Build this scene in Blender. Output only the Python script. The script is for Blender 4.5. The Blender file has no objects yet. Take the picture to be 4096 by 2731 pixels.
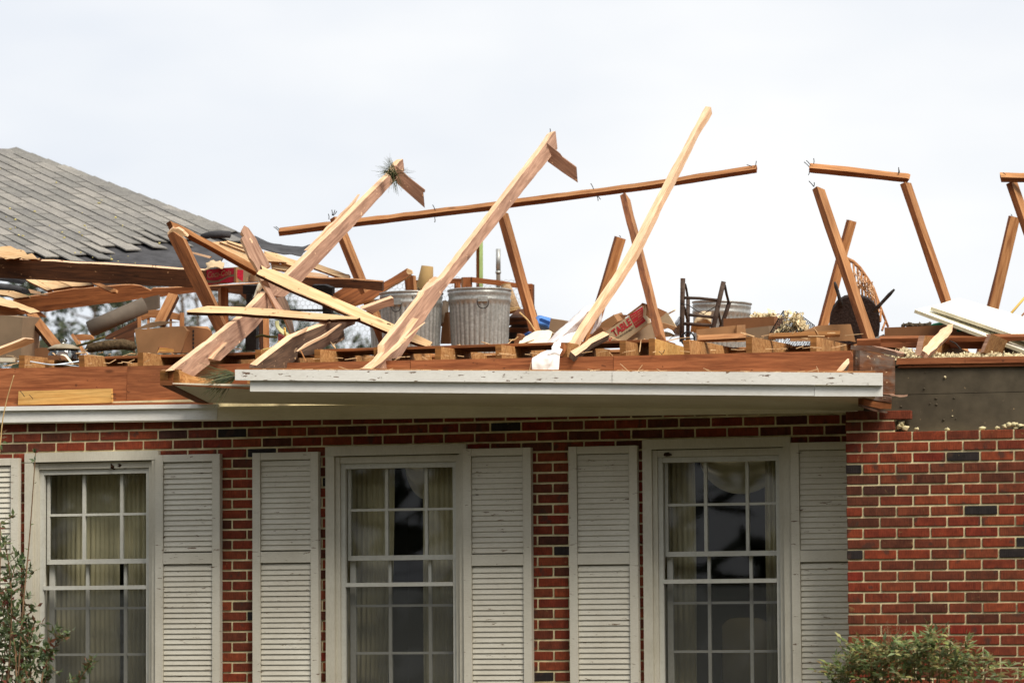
import bpy, bmesh, math, random
from math import radians, sin, cos, pi, sqrt
from mathutils import Vector as V, Matrix, noise
random.seed(7)
S = bpy.context.scene
col = S.collection

# ------------------------------------------------------------------ camera
F = 15000.0; CX, CY = 2048.0, 1365.5            # focal length and centre in photo pixels (4096 wide)
YAW, PITCH, ROLL = radians(16.7), radians(4.45), radians(-.37)
CAM = V((6.9, -23.0, 1.65))
W_ = V((-sin(YAW)*cos(PITCH), cos(YAW)*cos(PITCH), sin(PITCH)))
R_ = V((cos(YAW), sin(YAW), 0)); U_ = R_.cross(W_)
R_, U_ = R_*cos(ROLL)+U_*sin(ROLL), U_*cos(ROLL)-R_*sin(ROLL)
cd = bpy.data.cameras.new('camera'); cam = bpy.data.objects.new('camera', cd); col.objects.link(cam)
cd.lens = F/4096*36; cd.sensor_width = 36; cd.clip_end = 2000; cd.clip_start = .5
M = Matrix((R_, U_, -W_)).transposed().to_4x4(); M.translation = CAM; cam.matrix_world = M
cd.dof.use_dof = True; cd.dof.focus_distance = 24.5; cd.dof.aperture_fstop = 3.6
S.camera = cam
# ------------------------------------------------------------------ world, sun, exposure
SUN = V((.52, -.42, .74)).normalized()
w = bpy.data.worlds.new('World'); S.world = w; w.use_nodes = True
nt = w.node_tree; nt.nodes.clear()
def N(t, ty, **k):
    n = t.nodes.new(ty)
    for a, b in k.items():
        if a in n.inputs: n.inputs[a].default_value = b
        else: setattr(n, a, b)
    return n
out = N(nt, 'ShaderNodeOutputWorld'); mix = N(nt, 'ShaderNodeMixShader'); mix.inputs[0].default_value = .94
b1 = N(nt, 'ShaderNodeBackground', Strength=.08); b2 = N(nt, 'ShaderNodeBackground', Strength=.605)
sky = N(nt, 'ShaderNodeTexSky', sky_type='NISHITA', sun_disc=False, sun_elevation=math.asin(SUN.z), sun_rotation=math.atan2(SUN.x, SUN.y))
tc = N(nt, 'ShaderNodeTexCoord'); mp = N(nt, 'ShaderNodeMapping'); mp.inputs['Scale'].default_value = (1, 1, 2.4); mp.inputs['Location'].default_value = (.33, .1, .42)
nz = N(nt, 'ShaderNodeTexNoise', Scale=6.5, Detail=4.0, Roughness=.48)
rp = N(nt, 'ShaderNodeValToRGB')
e = rp.color_ramp.elements
e[0].position = .40; e[0].color = (.965, .965, .965, 1); e[1].position = .74; e[1].color = (.76, .80, .87, 1)
for a, b in ((tc.outputs['Generated'], mp.inputs[0]), (mp.outputs[0], nz.inputs['Vector']), (nz.outputs[0], rp.inputs[0]), (rp.outputs[0], b2.inputs[0]),
             (sky.outputs[0], b1.inputs[0]), (b1.outputs[0], mix.inputs[1]), (b2.outputs[0], mix.inputs[2]), (mix.outputs[0], out.inputs[0])):
    nt.links.new(a, b)
sl = bpy.data.lights.new('sun', 'SUN'); so = bpy.data.objects.new('sun', sl); col.objects.link(so)
sl.energy = 2.5; sl.angle = radians(26); sl.color = (1, .92, .79)
so.rotation_euler = SUN.to_track_quat('Z', 'Y').to_euler(); so.location = (10, -10, 20)
S.view_settings.view_transform = 'Standard'; S.view_settings.look = 'None'; S.view_settings.exposure = .82; S.view_settings.gamma = 1
S.cycles.use_denoising = True
S.cycles.max_bounces = 6; S.cycles.transparent_max_bounces = 12

# ------------------------------------------------------------------ helpers
def ray(x, y): return R_*(x-CX) - U_*(y-CY) + W_*F
def P(x, y, Y):
    d = ray(x, y); return CAM + d*((Y-CAM.y)/d.y)
def proj(p):
    q = p-CAM; z = q.dot(W_); return CX+F*q.dot(R_)/z, CY-F*q.dot(U_)/z
def onplane(x, y, p0, n):
    d = ray(x, y); return CAM + d*((p0-CAM).dot(n)/d.dot(n))
def crop(x0, y0, s): return lambda *a: [(x0+a[i]/s, y0+a[i+1]/s) for i in range(0, len(a), 2)]
ca = crop(0, 550, 2.614); cb = crop(600, 800, 2.614); cc = crop(0, 950, 2.0913); cdd = crop(600, 1100, 2.614)
ce = crop(1300, 950, 2.614); cg = crop(2000, 950, 2.614); ch = crop(2600, 950, 2.614); ci = crop(3296, 1000, 2.24)
cj = crop(1000, 400, 2.614); ck = crop(1700, 400, 2.613); cl = crop(2300, 350, 2.4125); cm = crop(3196, 600, 2.24)
cn = crop(0, 1100, 4.182); co = crop(950, 1080, 4.182); cp = crop(1350, 1000, 4.182); cq = crop(1900, 1100, 5.2275)
ct = crop(2300, 1150, 4.48); cv = crop(3350, 1250, 3.484); cu = crop(300, 1180, 3.92); cz = crop(780, 1030, 7.84); cx = crop(1950, 1240, 5.88)
cL = crop(0, 1700, 1.521); cM = crop(900, 1600, 1.386); cR = crop(2100, 1600, 1.386); cW = crop(3200, 1400, 1.1786)

def tag(o, label=None, cat=None, group=None, kind=None):
    if label: o['label'] = label
    if cat: o['category'] = cat
    if group: o['group'] = group
    if kind: o['kind'] = kind
    return o
def empty(name, loc, label=None, cat=None, group=None):
    o = bpy.data.objects.new(name, None); col.objects.link(o); o.location = loc; o.empty_display_size = .1
    return tag(o, label, cat, group)
def wm(o):
    m = o.matrix_basis.copy()
    if o.parent: m = wm(o.parent) @ o.matrix_parent_inverse @ m
    return m
def link(o, parent=None, mat=None):
    """link object o whose matrix_basis is its world matrix"""
    col.objects.link(o)
    if parent: o.parent = parent; o.matrix_parent_inverse = wm(parent).inverted()
    return o
def mkobj(name, verts, faces, mats, parent=None, M=None, idx=None, smooth=False):
    me = bpy.data.meshes.new(name); me.from_pydata([tuple(v) for v in verts], [], faces)
    for m in (mats if isinstance(mats, (list, tuple)) else [mats]): me.materials.append(MAT[m])
    if idx: me.polygons.foreach_set('material_index', idx)
    if smooth: me.polygons.foreach_set('use_smooth', [True]*len(me.polygons))
    bm = bmesh.new(); bm.from_mesh(me); bmesh.ops.recalc_face_normals(bm, faces=bm.faces); bm.to_mesh(me); bm.free()
    o = bpy.data.objects.new(name, me)
    if M is not None: o.matrix_basis = M
    return link(o, parent)
def inst(name, me, parent, M):
    o = bpy.data.objects.new(name, me); o.matrix_basis = M; return link(o, parent)
BF = [(0, 3, 2, 1), (4, 5, 6, 7), (0, 1, 5, 4), (1, 2, 6, 5), (2, 3, 7, 6), (3, 0, 4, 7)]
def boxv(x0, x1, y0, y1, z0, z1):
    return [(x0, y0, z0), (x1, y0, z0), (x1, y1, z0), (x0, y1, z0), (x0, y0, z1), (x1, y0, z1), (x1, y1, z1), (x0, y1, z1)]
def boxmesh(name, sx, sy, sz, mat, bev=0):
    bm = bmesh.new(); vs = [bm.verts.new(v) for v in boxv(-sx/2, sx/2, -sy/2, sy/2, -sz/2, sz/2)]
    for f in BF: bm.faces.new([vs[i] for i in f])
    if bev: bmesh.ops.bevel(bm, geom=list(bm.edges), offset=bev, segments=1, affect='EDGES')
    me = bpy.data.meshes.new(name); bm.to_mesh(me); bm.free(); me.materials.append(MAT[mat]); return me
def box(name, x0, x1, y0, y1, z0, z1, mat, parent=None, bev=.003):
    me = boxmesh(name, x1-x0, y1-y0, z1-z0, mat, min(bev, .3*min(x1-x0, y1-y0, z1-z0)))
    return inst(name, me, parent, Matrix.Translation(((x0+x1)/2, (y0+y1)/2, (z0+z1)/2)))
def boxes(name, lst, mat, parent=None):
    vs, fs = [], []
    for b in lst:
        k = len(vs); vs += boxv(*b); fs += [tuple(i+k for i in f) for f in BF]
    return mkobj(name, vs, fs, mat, parent)
def frame(p0, p1, phi):
    """axis a, normal n pointing away from the camera and in-plane s; phi > 0 turns the slab so that its upper narrow side shows"""
    a = (p1-p0).normalized(); v = ((p0+p1)/2-CAM).normalized(); t = v.cross(a).normalized(); vv = a.cross(t).normalized()
    if vv.dot(v) < 0: vv = -vv
    if t.dot(U_) < 0: t = -t
    n = vv*cos(phi) + t*sin(phi); s = n.cross(a)
    return a, n, s
def board(name, poly, A, B, phi=0, thick=.04, mats=('aged', 'fresh'), parent=None, rough=0, edge='top', clamp=None, lab=None, cat=None, grp=None, step=.1):
    """a slab: outline seen in the photo laid on the plane through A-B (photo x, y, depth), turned phi degrees about that axis, with real thickness"""
    phi = -abs(phi) if edge == 'bot' else abs(phi) if edge == 'top' else phi
    p0, p1 = P(*A), P(*B); a, n, s = frame(p0, p1, radians(phi))
    pts = []
    for x, y in poly:
        p = onplane(x, y, p0, n)
        if clamp is not None and p.z < clamp: p = p - s*((p.z-clamp)/s.z) if abs(s.z) > .5 else V((p.x, p.y, clamp))
        pts.append(((p-p0).dot(a), (p-p0).dot(s)))
    return slab(name, pts, p0, a, n, s, thick, mats, parent, rough, edge, lab, cat, grp, step)
def slab(name, pts, p0, a, n, s, thick, mats, parent=None, rough=0, edge='top', lab=None, cat=None, grp=None, step=.1):
    rnd = random.Random(hash(tuple(round(v, 3) for q in pts[:3] for v in q)))
    if rough:
        q = []
        for i, u in enumerate(pts):
            v2 = pts[(i+1) % len(pts)]; L = math.hypot(v2[0]-u[0], v2[1]-u[1]); k = max(1, int(L/step))
            q.append(u)
            for j in range(1, k):
                t = j/k + rnd.uniform(-.25, .25)/k
                q.append((u[0]+(v2[0]-u[0])*t+rnd.gauss(0, rough), u[1]+(v2[1]-u[1])*t+rnd.gauss(0, rough)))
        pts = q
    ar = sum(pts[i][0]*pts[(i+1) % len(pts)][1]-pts[(i+1) % len(pts)][0]*pts[i][1] for i in range(len(pts)))
    if ar < 0: pts = pts[::-1]
    c = (sum(p[0] for p in pts)/len(pts), sum(p[1] for p in pts)/len(pts))
    m = len(pts); k = rough*.6
    vs = [(x-c[0], 0, z-c[1]) for x, z in pts] + [(x-c[0]+rnd.gauss(0, k), thick, z-c[1]+rnd.gauss(0, k)) for x, z in pts]
    fs = [tuple(range(m)), tuple(range(2*m-1, m-1, -1))] + [(i, i+m, (i+1) % m+m, (i+1) % m) for i in range(m)]
    idx = [0, 0]
    for i in range(m):
        dx, dz = pts[(i+1) % m][0]-pts[i][0], pts[(i+1) % m][1]-pts[i][1]
        on = a*dz - s*dx                        # outward normal of a counter-clockwise outline
        idx.append(1 if len(mats) > 1 and (edge == 'all' or (edge == 'top' and on.z > .1*on.length) or (edge == 'bot' and on.z < -.1*on.length)) else 0)
    M = Matrix((a, n, s)).transposed().to_4x4(); M.translation = p0 + a*c[0] + s*c[1]
    o = mkobj(name, vs, fs, list(mats), parent, M, idx)
    tag(o, lab, cat, grp); INFO[o.name] = (p0, a, n, s)
    return o
INFO = {}
def bar(name, A, B, wd, th, phi=0, mats=('brown',), parent=None, lab=None, cat=None, grp=None, rough=.002, cut=0, edge='top'):
    p0, p1 = P(*A), P(*B); a, n, s = frame(p0, p1, radians(phi)); L = (p1-p0).length
    pts = [(0, -wd/2), (L+cut, -wd/2), (L-cut, wd/2), (0, wd/2)]
    return slab(name, pts, p0, a, n, s, th, mats, parent, rough, edge, lab, cat, grp, .3)
def tubeg(pts, rad, seg=8, cap=True):
    """verts, faces of a tube along pts with radius or list of radii"""
    vs, fs = [], []; n = len(pts)
    up = None
    for i, p in enumerate(pts):
        t = (pts[min(i+1, n-1)]-pts[max(i-1, 0)]).normalized()
        if up is None: up = t.orthogonal().normalized()
        up = (up - t*up.dot(t)).normalized(); b = t.cross(up)
        r = rad[i] if isinstance(rad, (list, tuple)) else rad
        vs += [p + up*(r*cos(2*pi*k/seg)) + b*(r*sin(2*pi*k/seg)) for k in range(seg)]
    for i in range(n-1):
        for k in range(seg):
            fs.append((i*seg+k, i*seg+(k+1) % seg, (i+1)*seg+(k+1) % seg, (i+1)*seg+k))
    if cap: fs += [tuple(range(seg))[::-1], tuple(range((n-1)*seg, n*seg))]
    return vs, fs
def tube(name, pts, rad, mat, parent=None, seg=8, smooth=True, lab=None, cat=None, grp=None):
    pts = [V(p) for p in pts]; c = pts[0].copy()
    vs, fs = tubeg([p-c for p in pts], rad, seg)
    o = mkobj(name, vs, fs, mat, parent, Matrix.Translation(c), smooth=smooth)
    return tag(o, lab, cat, grp)
def join(parts):
    vs, fs = [], []
    for v, f in parts:
        k = len(vs); vs += list(v); fs += [tuple(i+k for i in q) for q in f]
    return vs, fs
def spline(pts, n):
    out = []; m = len(pts)
    for i in range(n):
        t = i/(n-1)*(m-1); k = min(int(t), m-2); u = t-k
        p0, p1, p2, p3 = pts[max(k-1, 0)], pts[k], pts[k+1], pts[min(k+2, m-1)]
        out.append(.5*((2*p1)+(p2-p0)*u+(2*p0-5*p1+4*p2-p3)*u*u+(3*p1-p0-3*p2+p3)*u**3))
    return out
def lathe(name, prof, c, mat, parent=None, seg=48, M=None, flute=None, smooth=True):
    vs, fs = [], []
    for r, z in prof:
        for k in range(seg):
            th = 2*pi*k/seg; rr = r
            if flute and flute[0] < z < flute[1]: rr = r*(1+flute[3]*abs(sin(th*flute[2]/2))-flute[3])
            vs.append((rr*cos(th), rr*sin(th), z))
    for i in range(len(prof)-1):
        for k in range(seg): fs.append((i*seg+k, i*seg+(k+1) % seg, (i+1)*seg+(k+1) % seg, (i+1)*seg+k))
    return mkobj(name, vs, fs, mat, parent, (M if M is not None else Matrix.Translation(c)), smooth=smooth)
def sheet(name, rows, mat, n=(24, 24), thick=.003, wr=.006, parent=None, lab=None, cat=None, grp=None, fr=14, seed=0):
    """cloth or paper: rows of (photo x, y, depth) lofted smoothly, wrinkled and given thickness"""
    g = [spline([P(*q) for q in r], n[0]) for r in rows]
    cols = [spline([r[i] for r in g], n[1]) for i in range(n[0])]
    vs, fs = [], []
    for i in range(n[0]):
        for j in range(n[1]):
            p = cols[i][j]; t = cols[min(i+1, n[0]-1)][j]-cols[max(i-1, 0)][j]; b = cols[i][min(j+1, n[1]-1)]-cols[i][max(j-1, 0)]
            nn = t.cross(b)
            nn = nn.normalized() if nn.length > 1e-9 else V((0, -1, 0))
            vs.append(p + nn*(wr*noise.noise(p*fr+V((seed, seed, 0)))+.4*wr*noise.noise(p*fr*3)))
    for i in range(n[0]-1):
        for j in range(n[1]-1): fs.append((i*n[1]+j, (i+1)*n[1]+j, (i+1)*n[1]+j+1, i*n[1]+j+1))
    c = vs[0].copy()
    o = mkobj(name, [v-c for v in vs], fs, mat, parent, Matrix.Translation(c), smooth=True)
    md = o.modifiers.new('thickness', 'SOLIDIFY'); md.thickness = thick; md.offset = 0
    return tag(o, lab, cat, grp)
def lettering(name, s, quad, plane, mat, parent, shear=0, bold=0, off=.003):
    """flat print: text mapped onto a quad of photo points (bl, br, tr, tl) on a plane (point, normal away from camera)"""
    cu_ = bpy.data.curves.new(name, 'FONT'); cu_.body = s; cu_.shear = shear; cu_.offset = bold; cu_.resolution_u = 3
    t = bpy.data.objects.new(name, cu_); col.objects.link(t)
    me = bpy.data.meshes.new_from_object(t.evaluated_get(bpy.context.evaluated_depsgraph_get()))
    bpy.data.objects.remove(t)
    xs = [v.co.x for v in me.vertices]; ys = [v.co.y for v in me.vertices]
    x0, x1, y0, y1 = min(xs), max(xs), min(ys), max(ys)
    p0, n = plane; q = [onplane(x, y, p0-n*off, n) for x, y in quad]
    for v in me.vertices:
        u, k = (v.co.x-x0)/(x1-x0), (v.co.y-y0)/max(y1-y0, 1e-6)
        v.co = (q[0]*(1-u)+q[1]*u)*(1-k) + (q[3]*(1-u)+q[2]*u)*k
    me.materials.clear(); me.materials.append(MAT[mat])
    o = bpy.data.objects.new(name, me); return link(o, parent)
def decal(name, poly, plane, mat, parent, off=.002):
    p0, n = plane; pts = [onplane(x, y, p0-n*off, n) for x, y in poly]
    return mkobj(name, pts, [tuple(range(len(pts)))], mat, parent)
def nails(obj, lst, L=.07, r=.0022):
    """bent nails left standing in a timber: photo start, end, depth"""
    for x0, y0, x1, y1, Y in lst:
        tube('nail', [P(x0, y0, Y), P((x0+x1)/2+1.5, (y0+y1)/2, Y-.004), P(x1, y1, Y-.01)], r, 'iron', obj, 5)

# ------------------------------------------------------------------ materials
MAT = {}
def srgb(r, g, b): return tuple(((c/255+.055)/1.055)**2.4 if c > 10 else c/255/12.92 for c in (r, g, b)) + (1,)
def base(name):
    m = bpy.data.materials.new(name); m.use_nodes = True; MAT[name] = m; t = m.node_tree
    return m, t, t.nodes['Principled BSDF']
def ramp(t, src, stops):
    r = N(t, 'ShaderNodeValToRGB'); e = r.color_ramp.elements
    while len(e) < len(stops): e.new(.5)
    for k, (p, c) in enumerate(stops): e[k].position = p; e[k].color = c
    t.links.new(src, r.inputs[0]); return r.outputs[0]
def mixc(t, fac, a, b, mode='MIX'):
    m = N(t, 'ShaderNodeMix', data_type='RGBA', blend_type=mode)
    for s, v in ((0, fac), (6, a), (7, b)):
        if hasattr(v, 'links'): t.links.new(v, m.inputs[s])
        else: m.inputs[s].default_value = v
    return m.outputs[2]
def noise_n(t, vec, scale, detail=4, rough=.55, dist=0, mapscale=None, loc=None):
    if mapscale or loc:
        mp = N(t, 'ShaderNodeMapping'); mp.inputs['Scale'].default_value = mapscale or (1, 1, 1)
        if loc is not None:
            if hasattr(loc, 'links'): t.links.new(loc, mp.inputs['Location'])
        t.links.new(vec, mp.inputs[0]); vec = mp.outputs[0]
    n = N(t, 'ShaderNodeTexNoise', Scale=scale, Detail=detail, Roughness=rough, Distortion=dist); t.links.new(vec, n.inputs['Vector']); return n.outputs[0]
def bump(t, bs, h, strength=.3, dist=.01):
    b = N(t, 'ShaderNodeBump', Strength=strength, Distance=dist); t.links.new(h, b.inputs['Height']); t.links.new(b.outputs[0], bs.inputs['Normal'])
def objrand(t, k=7.0):
    oi = N(t, 'ShaderNodeObjectInfo'); m = N(t, 'ShaderNodeVectorMath', operation='SCALE'); c = N(t, 'ShaderNodeCombineXYZ')
    for i in range(3): t.links.new(oi.outputs['Random'], c.inputs[i])
    t.links.new(c.outputs[0], m.inputs[0]); m.inputs['Scale'].default_value = k; return m.outputs[0], oi.outputs['Random']
def wood(name, dark, lite, speck=None, rough=.8, var=.25, knots=True, grain=1.0, chips=None, gray=None):
    m, t, bs = base(name); v = N(t, 'ShaderNodeTexCoord').outputs['Object']; off, rnd = objrand(t)
    g = noise_n(t, v, 3.0*grain, 5, .6, .6, (1.2, 14, 14), off); g2 = noise_n(t, v, 1.6, 3, .5, 0, (1, 2, 2), off); g3 = noise_n(t, v, 9*grain, 4, .6, 0, (1, 22, 22), off)
    c = ramp(t, g, [(.32, dark), (.68, lite)])
    c = mixc(t, .55, c, ramp(t, g2, [(.3, (.55, .52, .5, 1)), (.7, (1.15, 1.1, 1.05, 1))]), 'MULTIPLY')
    c = mixc(t, .35, c, ramp(t, g3, [(.35, (.45, .42, .4, 1)), (.6, (1.1, 1.1, 1.1, 1))]), 'MULTIPLY')
    if gray: c = mixc(t, ramp(t, noise_n(t, v, 4, 5, .65, 0, (1, 3, 3), off), [(.42, (0, 0, 0, 1)), (.66, (.8, .8, .8, 1))]), c, gray)
    if knots:
        vo = N(t, 'ShaderNodeTexVoronoi', Scale=3.4); mp = N(t, 'ShaderNodeMapping'); mp.inputs['Scale'].default_value = (.75, 2.2, 2.2); t.links.new(off, mp.inputs['Location']); t.links.new(v, mp.inputs[0]); t.links.new(mp.outputs[0], vo.inputs['Vector'])
        c = mixc(t, ramp(t, vo.outputs['Distance'], [(.045, (.75, .75, .75, 1)), (.11, (0, 0, 0, 1))]), c, tuple(.35*x for x in dark[:3])+(1,))
    if speck:
        sp_ = noise_n(t, v, 34, 2, .5, 0, (.6, 1, 1), off)
        c = mixc(t, ramp(t, sp_, [(.695, (0, 0, 0, 1)), (.72, (.9, .9, .9, 1))]), c, speck)
    hs = N(t, 'ShaderNodeHueSaturation'); mr = N(t, 'ShaderNodeMapRange'); t.links.new(rnd, mr.inputs[0]); mr.inputs[3].default_value = 1-var; mr.inputs[4].default_value = 1+var
    t.links.new(mr.outputs[0], hs.inputs['Value']); t.links.new(c, hs.inputs['Color']); t.links.new(hs.outputs[0], bs.inputs['Base Color'])
    bs.inputs['Roughness'].default_value = rough; bs.inputs['Specular IOR Level'].default_value = .25
    bump(t, bs, g3, .35, .004)
wood('fresh', srgb(218, 174, 134), srgb(240, 210, 178), var=.06, knots=False)
wood('freshplank', srgb(214, 174, 128), srgb(236, 206, 164), speck=srgb(140, 100, 66), var=.06)
wood('aged', srgb(142, 108, 90), srgb(196, 160, 138), speck=srgb(225, 190, 155), var=.12)
wood('weathered', srgb(70, 56, 50), srgb(128, 104, 88), speck=srgb(190, 160, 130), var=.1)
wood('brown', srgb(100, 56, 29), srgb(156, 98, 57), var=.15)
wood('lightbrown', srgb(146, 95, 56), srgb(194, 144, 98), var=.12)
wood('darkbrown', srgb(58, 36, 24), srgb(104, 66, 42), speck=srgb(165, 125, 90), var=.12)
wood('joist', srgb(150, 98, 52), srgb(206, 158, 104), var=.14, grain=.8)
wood('joistend', srgb(110, 72, 36), srgb(150, 104, 56), var=.12, knots=False)
wood('yellow', srgb(198, 144, 76), srgb(230, 186, 116), var=.05, grain=.7)
wood('band', srgb(124, 70, 42), srgb(172, 108, 70), var=.08, grain=.9, speck=srgb(96, 54, 34))
wood('stained', srgb(66, 40, 26), srgb(136, 88, 58), speck=srgb(215, 185, 150), gray=srgb(120, 112, 104), var=.05)
wood('chairwood', srgb(34, 24, 20), srgb(80, 58, 46), var=.1, knots=False, gray=srgb(92, 80, 72))
wood('tanwood', srgb(140, 92, 56), srgb(190, 140, 96), var=.1, knots=False)
wood('blackwood', srgb(22, 20, 20), srgb(52, 48, 48), var=.1, knots=False, gray=srgb(80, 78, 78))
def plain(name, c, rough=.7, metal=0, var=.12, scale=6, spec=.3, bmp=0, c2=None, detail=4):
    m, t, bs = base(name); v = N(t, 'ShaderNodeTexCoord').outputs['Object']; off, rnd = objrand(t)
    n = noise_n(t, v, scale, detail, .6, 0, (1, 1, 1), off)
    lo = tuple(x*(1-var) for x in c[:3])+(1,); hi = c2 or tuple(min(1, x*(1+var)) for x in c[:3])+(1,)
    t.links.new(ramp(t, n, [(.35, lo), (.65, hi)]), bs.inputs['Base Color'])
    bs.inputs['Roughness'].default_value = rough; bs.inputs['Metallic'].default_value = metal; bs.inputs['Specular IOR Level'].default_value = spec
    if bmp: bump(t, bs, n, bmp, .01)
    return m, t, bs
plain('iron', srgb(48, 44, 42), .6, .5)
plain('blackiron', srgb(26, 25, 26), .55, .3, .4, 20)
plain('cardboard', srgb(164, 122, 84), .85, 0, .12, 5)
plain('cardboard_dark', srgb(126, 86, 56), .85, 0, .12, 5)
plain('cardboard_pale', srgb(186, 164, 132), .85, 0, .1, 5)
plain('cardboard_grey', srgb(132, 112, 90), .85, 0, .12, 5)
plain('red_print', srgb(176, 44, 52), .7, 0, .15, 30)
plain('crate_red', srgb(166, 24, 48), .7, 0, .25, 40)
plain('black_print', srgb(40, 36, 34), .8, 0, .1)
plain('tan_print', srgb(176, 140, 104), .8, 0, .1, 30)
plain('green_print', srgb(20, 92, 66), .8, 0, .1)
plain('cloth', srgb(226, 218, 216), .9, 0, .1, 9, .1, c2=srgb(240, 236, 236))
plain('paper', srgb(222, 214, 192), .8, 0, .08, 9)
plain('white_panel', srgb(240, 236, 220), .55, 0, .04, 12)
plain('panel_edge', srgb(196, 188, 162), .8, 0, .1, 20)
plain('felt', srgb(70, 70, 73), .95, 0, .25, 9, .15, .3)
plain('shingle_under', srgb(62, 61, 62), .95, 0, .25, 12, .1)
plain('tube_grey', srgb(98, 88, 78), .8, 0, .15, 8)
plain('rug', srgb(88, 74, 56), 1, 0, .45, 45, .05, 1.0)
plain('blue_plastic', srgb(70, 120, 190), .4, 0, .2, 6)
plain('blue_dark', srgb(30, 70, 135), .5, 0, .2, 6)
plain('woven', srgb(196, 168, 134), .9, 0, .18, 60, .1, .5)
plain('shade_tan', srgb(204, 172, 118), .8, 0, .1, 4)
plain('insulation', srgb(222, 208, 172), 1, 0, .2, 22, .05)
plain('green_paint', srgb(150, 172, 112), .7, 0, .15, 8)
plain('pale_green', srgb(186, 186, 140), .7, 0, .15, 8)
plain('pink_red', srgb(150, 70, 70), .7, 0, .25, 14)
plain('yellow_paint', srgb(216, 180, 96), .6, 0, .15, 8)
plain('rope', srgb(190, 160, 112), .95, 0, .2, 30)
plain('jar_lid', srgb(150, 138, 116), .5, .2, .2, 20)
plain('mortar', srgb(210, 198, 158), .95, 0, .2, 14, .1, .4)
plain('screen_wire', srgb(150, 150, 150), .5, .6)
plain('curtain', srgb(206, 196, 164), .95, 0, .08, 6, .05)
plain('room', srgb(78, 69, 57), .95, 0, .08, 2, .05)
plain('upholstery', srgb(176, 158, 118), .95, 0, .1, 6, .05)
plain('bark', srgb(92, 80, 68), .95, 0, .3, 20, .1, .5)
plain('bark_green', srgb(74, 70, 42), .95, 0, .3, 20, .1, .5)
plain('stem_red', srgb(120, 96, 74), .9, 0, .3, 20, .1)
plain('litter', srgb(196, 184, 120), .9, 0, .3, 12)
plain('nest', srgb(58, 40, 28), 1, 0, .4, 40, .05, .6)
plain('wicker_dark', srgb(52, 44, 42), .9, 0, .4, 60, .15, .8)
plain('plastic_white', srgb(215, 228, 238), .35, 0, .1, 8)
# bricks: colour differs from brick to brick
def brickmat(name):
    m, t, bs = base(name); v = N(t, 'ShaderNodeTexCoord').outputs['Object']; off, rnd = objrand(t, 31)
    geo = N(t, 'ShaderNodeNewGeometry'); a = N(t, 'ShaderNodeMath', operation='ADD'); t.links.new(rnd, a.inputs[0]); t.links.new(geo.outputs['Random Per Island'], a.inputs[1])
    fr = N(t, 'ShaderNodeMath', operation='FRACT'); t.links.new(a.outputs[0], fr.inputs[0])
    c = ramp(t, fr.outputs[0], [(0, srgb(44, 40, 40)), (.025, srgb(46, 40, 40)), (.032, srgb(82, 46, 34)), (.14, srgb(96, 54, 39)), (.4, srgb(124, 54, 35)), (.62, srgb(136, 66, 41)), (.8, srgb(112, 59, 40)), (1, srgb(124, 45, 32))])
    pz = geo.outputs['Position']
    n1 = noise_n(t, pz, 16, 5, .65, .3); n2 = noise_n(t, pz, 60, 3, .6, 0, (3.5, 1, .3)); n4 = noise_n(t, pz, 9, 3, .55, .4, (1.3, 1, 1))
    c = mixc(t, .75, c, ramp(t, n1, [(.3, (.45, .45, .47, 1)), (.7, (1.3, 1.25, 1.2, 1))]), 'MULTIPLY'); c = mixc(t, .5, c, ramp(t, n2, [(.35, (.45, .45, .45, 1)), (.65, (1.35, 1.3, 1.25, 1))]), 'MULTIPLY')
    c = mixc(t, ramp(t, n4, [(.60, (0, 0, 0, 1)), (.67, (.75, .75, .75, 1))]), c, srgb(66, 48, 40))
    n3 = noise_n(t, pz, 12, 7, .78, .6)
    c = mixc(t, ramp(t, n3, [(.64, (0, 0, 0, 1)), (.70, (.6, .6, .6, 1))]), c, srgb(158, 134, 86))
    t.links.new(c, bs.inputs['Base Color']); bs.inputs['Roughness'].default_value = .85; bs.inputs['Specular IOR Level'].default_value = .2; bump(t, bs, n2, .5, .006)
brickmat('brick')
def paint(name, white, bare, amount, stretch, scale=9.0, dirt=.2):
    m, t, bs = base(name); v = N(t, 'ShaderNodeNewGeometry').outputs['Position']
    n = noise_n(t, v, scale, 6, .62, .3, stretch); d = noise_n(t, v, 3, 5, .6); f = noise_n(t, v, 40, 3, .6, 0, stretch)
    c = mixc(t, dirt, white, ramp(t, d, [(.3, (.55, .5, .42, 1)), (.7, (1, 1, 1, 1))]), 'MULTIPLY')
    c = mixc(t, .2, c, ramp(t, f, [(.35, (.6, .58, .55, 1)), (.55, (1, 1, 1, 1))]), 'MULTIPLY')
    k = ramp(t, n, [(amount, (0, 0, 0, 1)), (amount+.02, (1, 1, 1, 1))])
    c = mixc(t, k, c, bare); t.links.new(c, bs.inputs['Base Color']); bs.inputs['Roughness'].default_value = .6; bs.inputs['Specular IOR Level'].default_value = .3
    b = N(t, 'ShaderNodeMath', operation='SUBTRACT'); b.inputs[0].default_value = 1; t.links.new(k, b.inputs[1]); bump(t, bs, b.outputs[0], .5, .004)
paint('fascia_paint', srgb(236, 235, 230), srgb(118, 96, 80), .625, (.7, .7, 3), 17, .3)
paint('fascia_clean', srgb(236, 236, 232), srgb(130, 110, 92), .72, (.7, .7, 4), 9, .3)
paint('soffit_paint', srgb(232, 225, 204), srgb(120, 96, 78), .72, (.5, 2, 4), 7, .4)
paint('trim_paint', srgb(198, 194, 180), srgb(96, 78, 62), .72, (3, 3, .8), 9, .4)
paint('shutter_paint', srgb(206, 202, 189), srgb(112, 92, 74), .655, (1, 1, 5), 12, .35)
paint('sash_paint', srgb(196, 196, 188), srgb(96, 84, 70), .74, (1, 1, 1), 12, .3)
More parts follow.
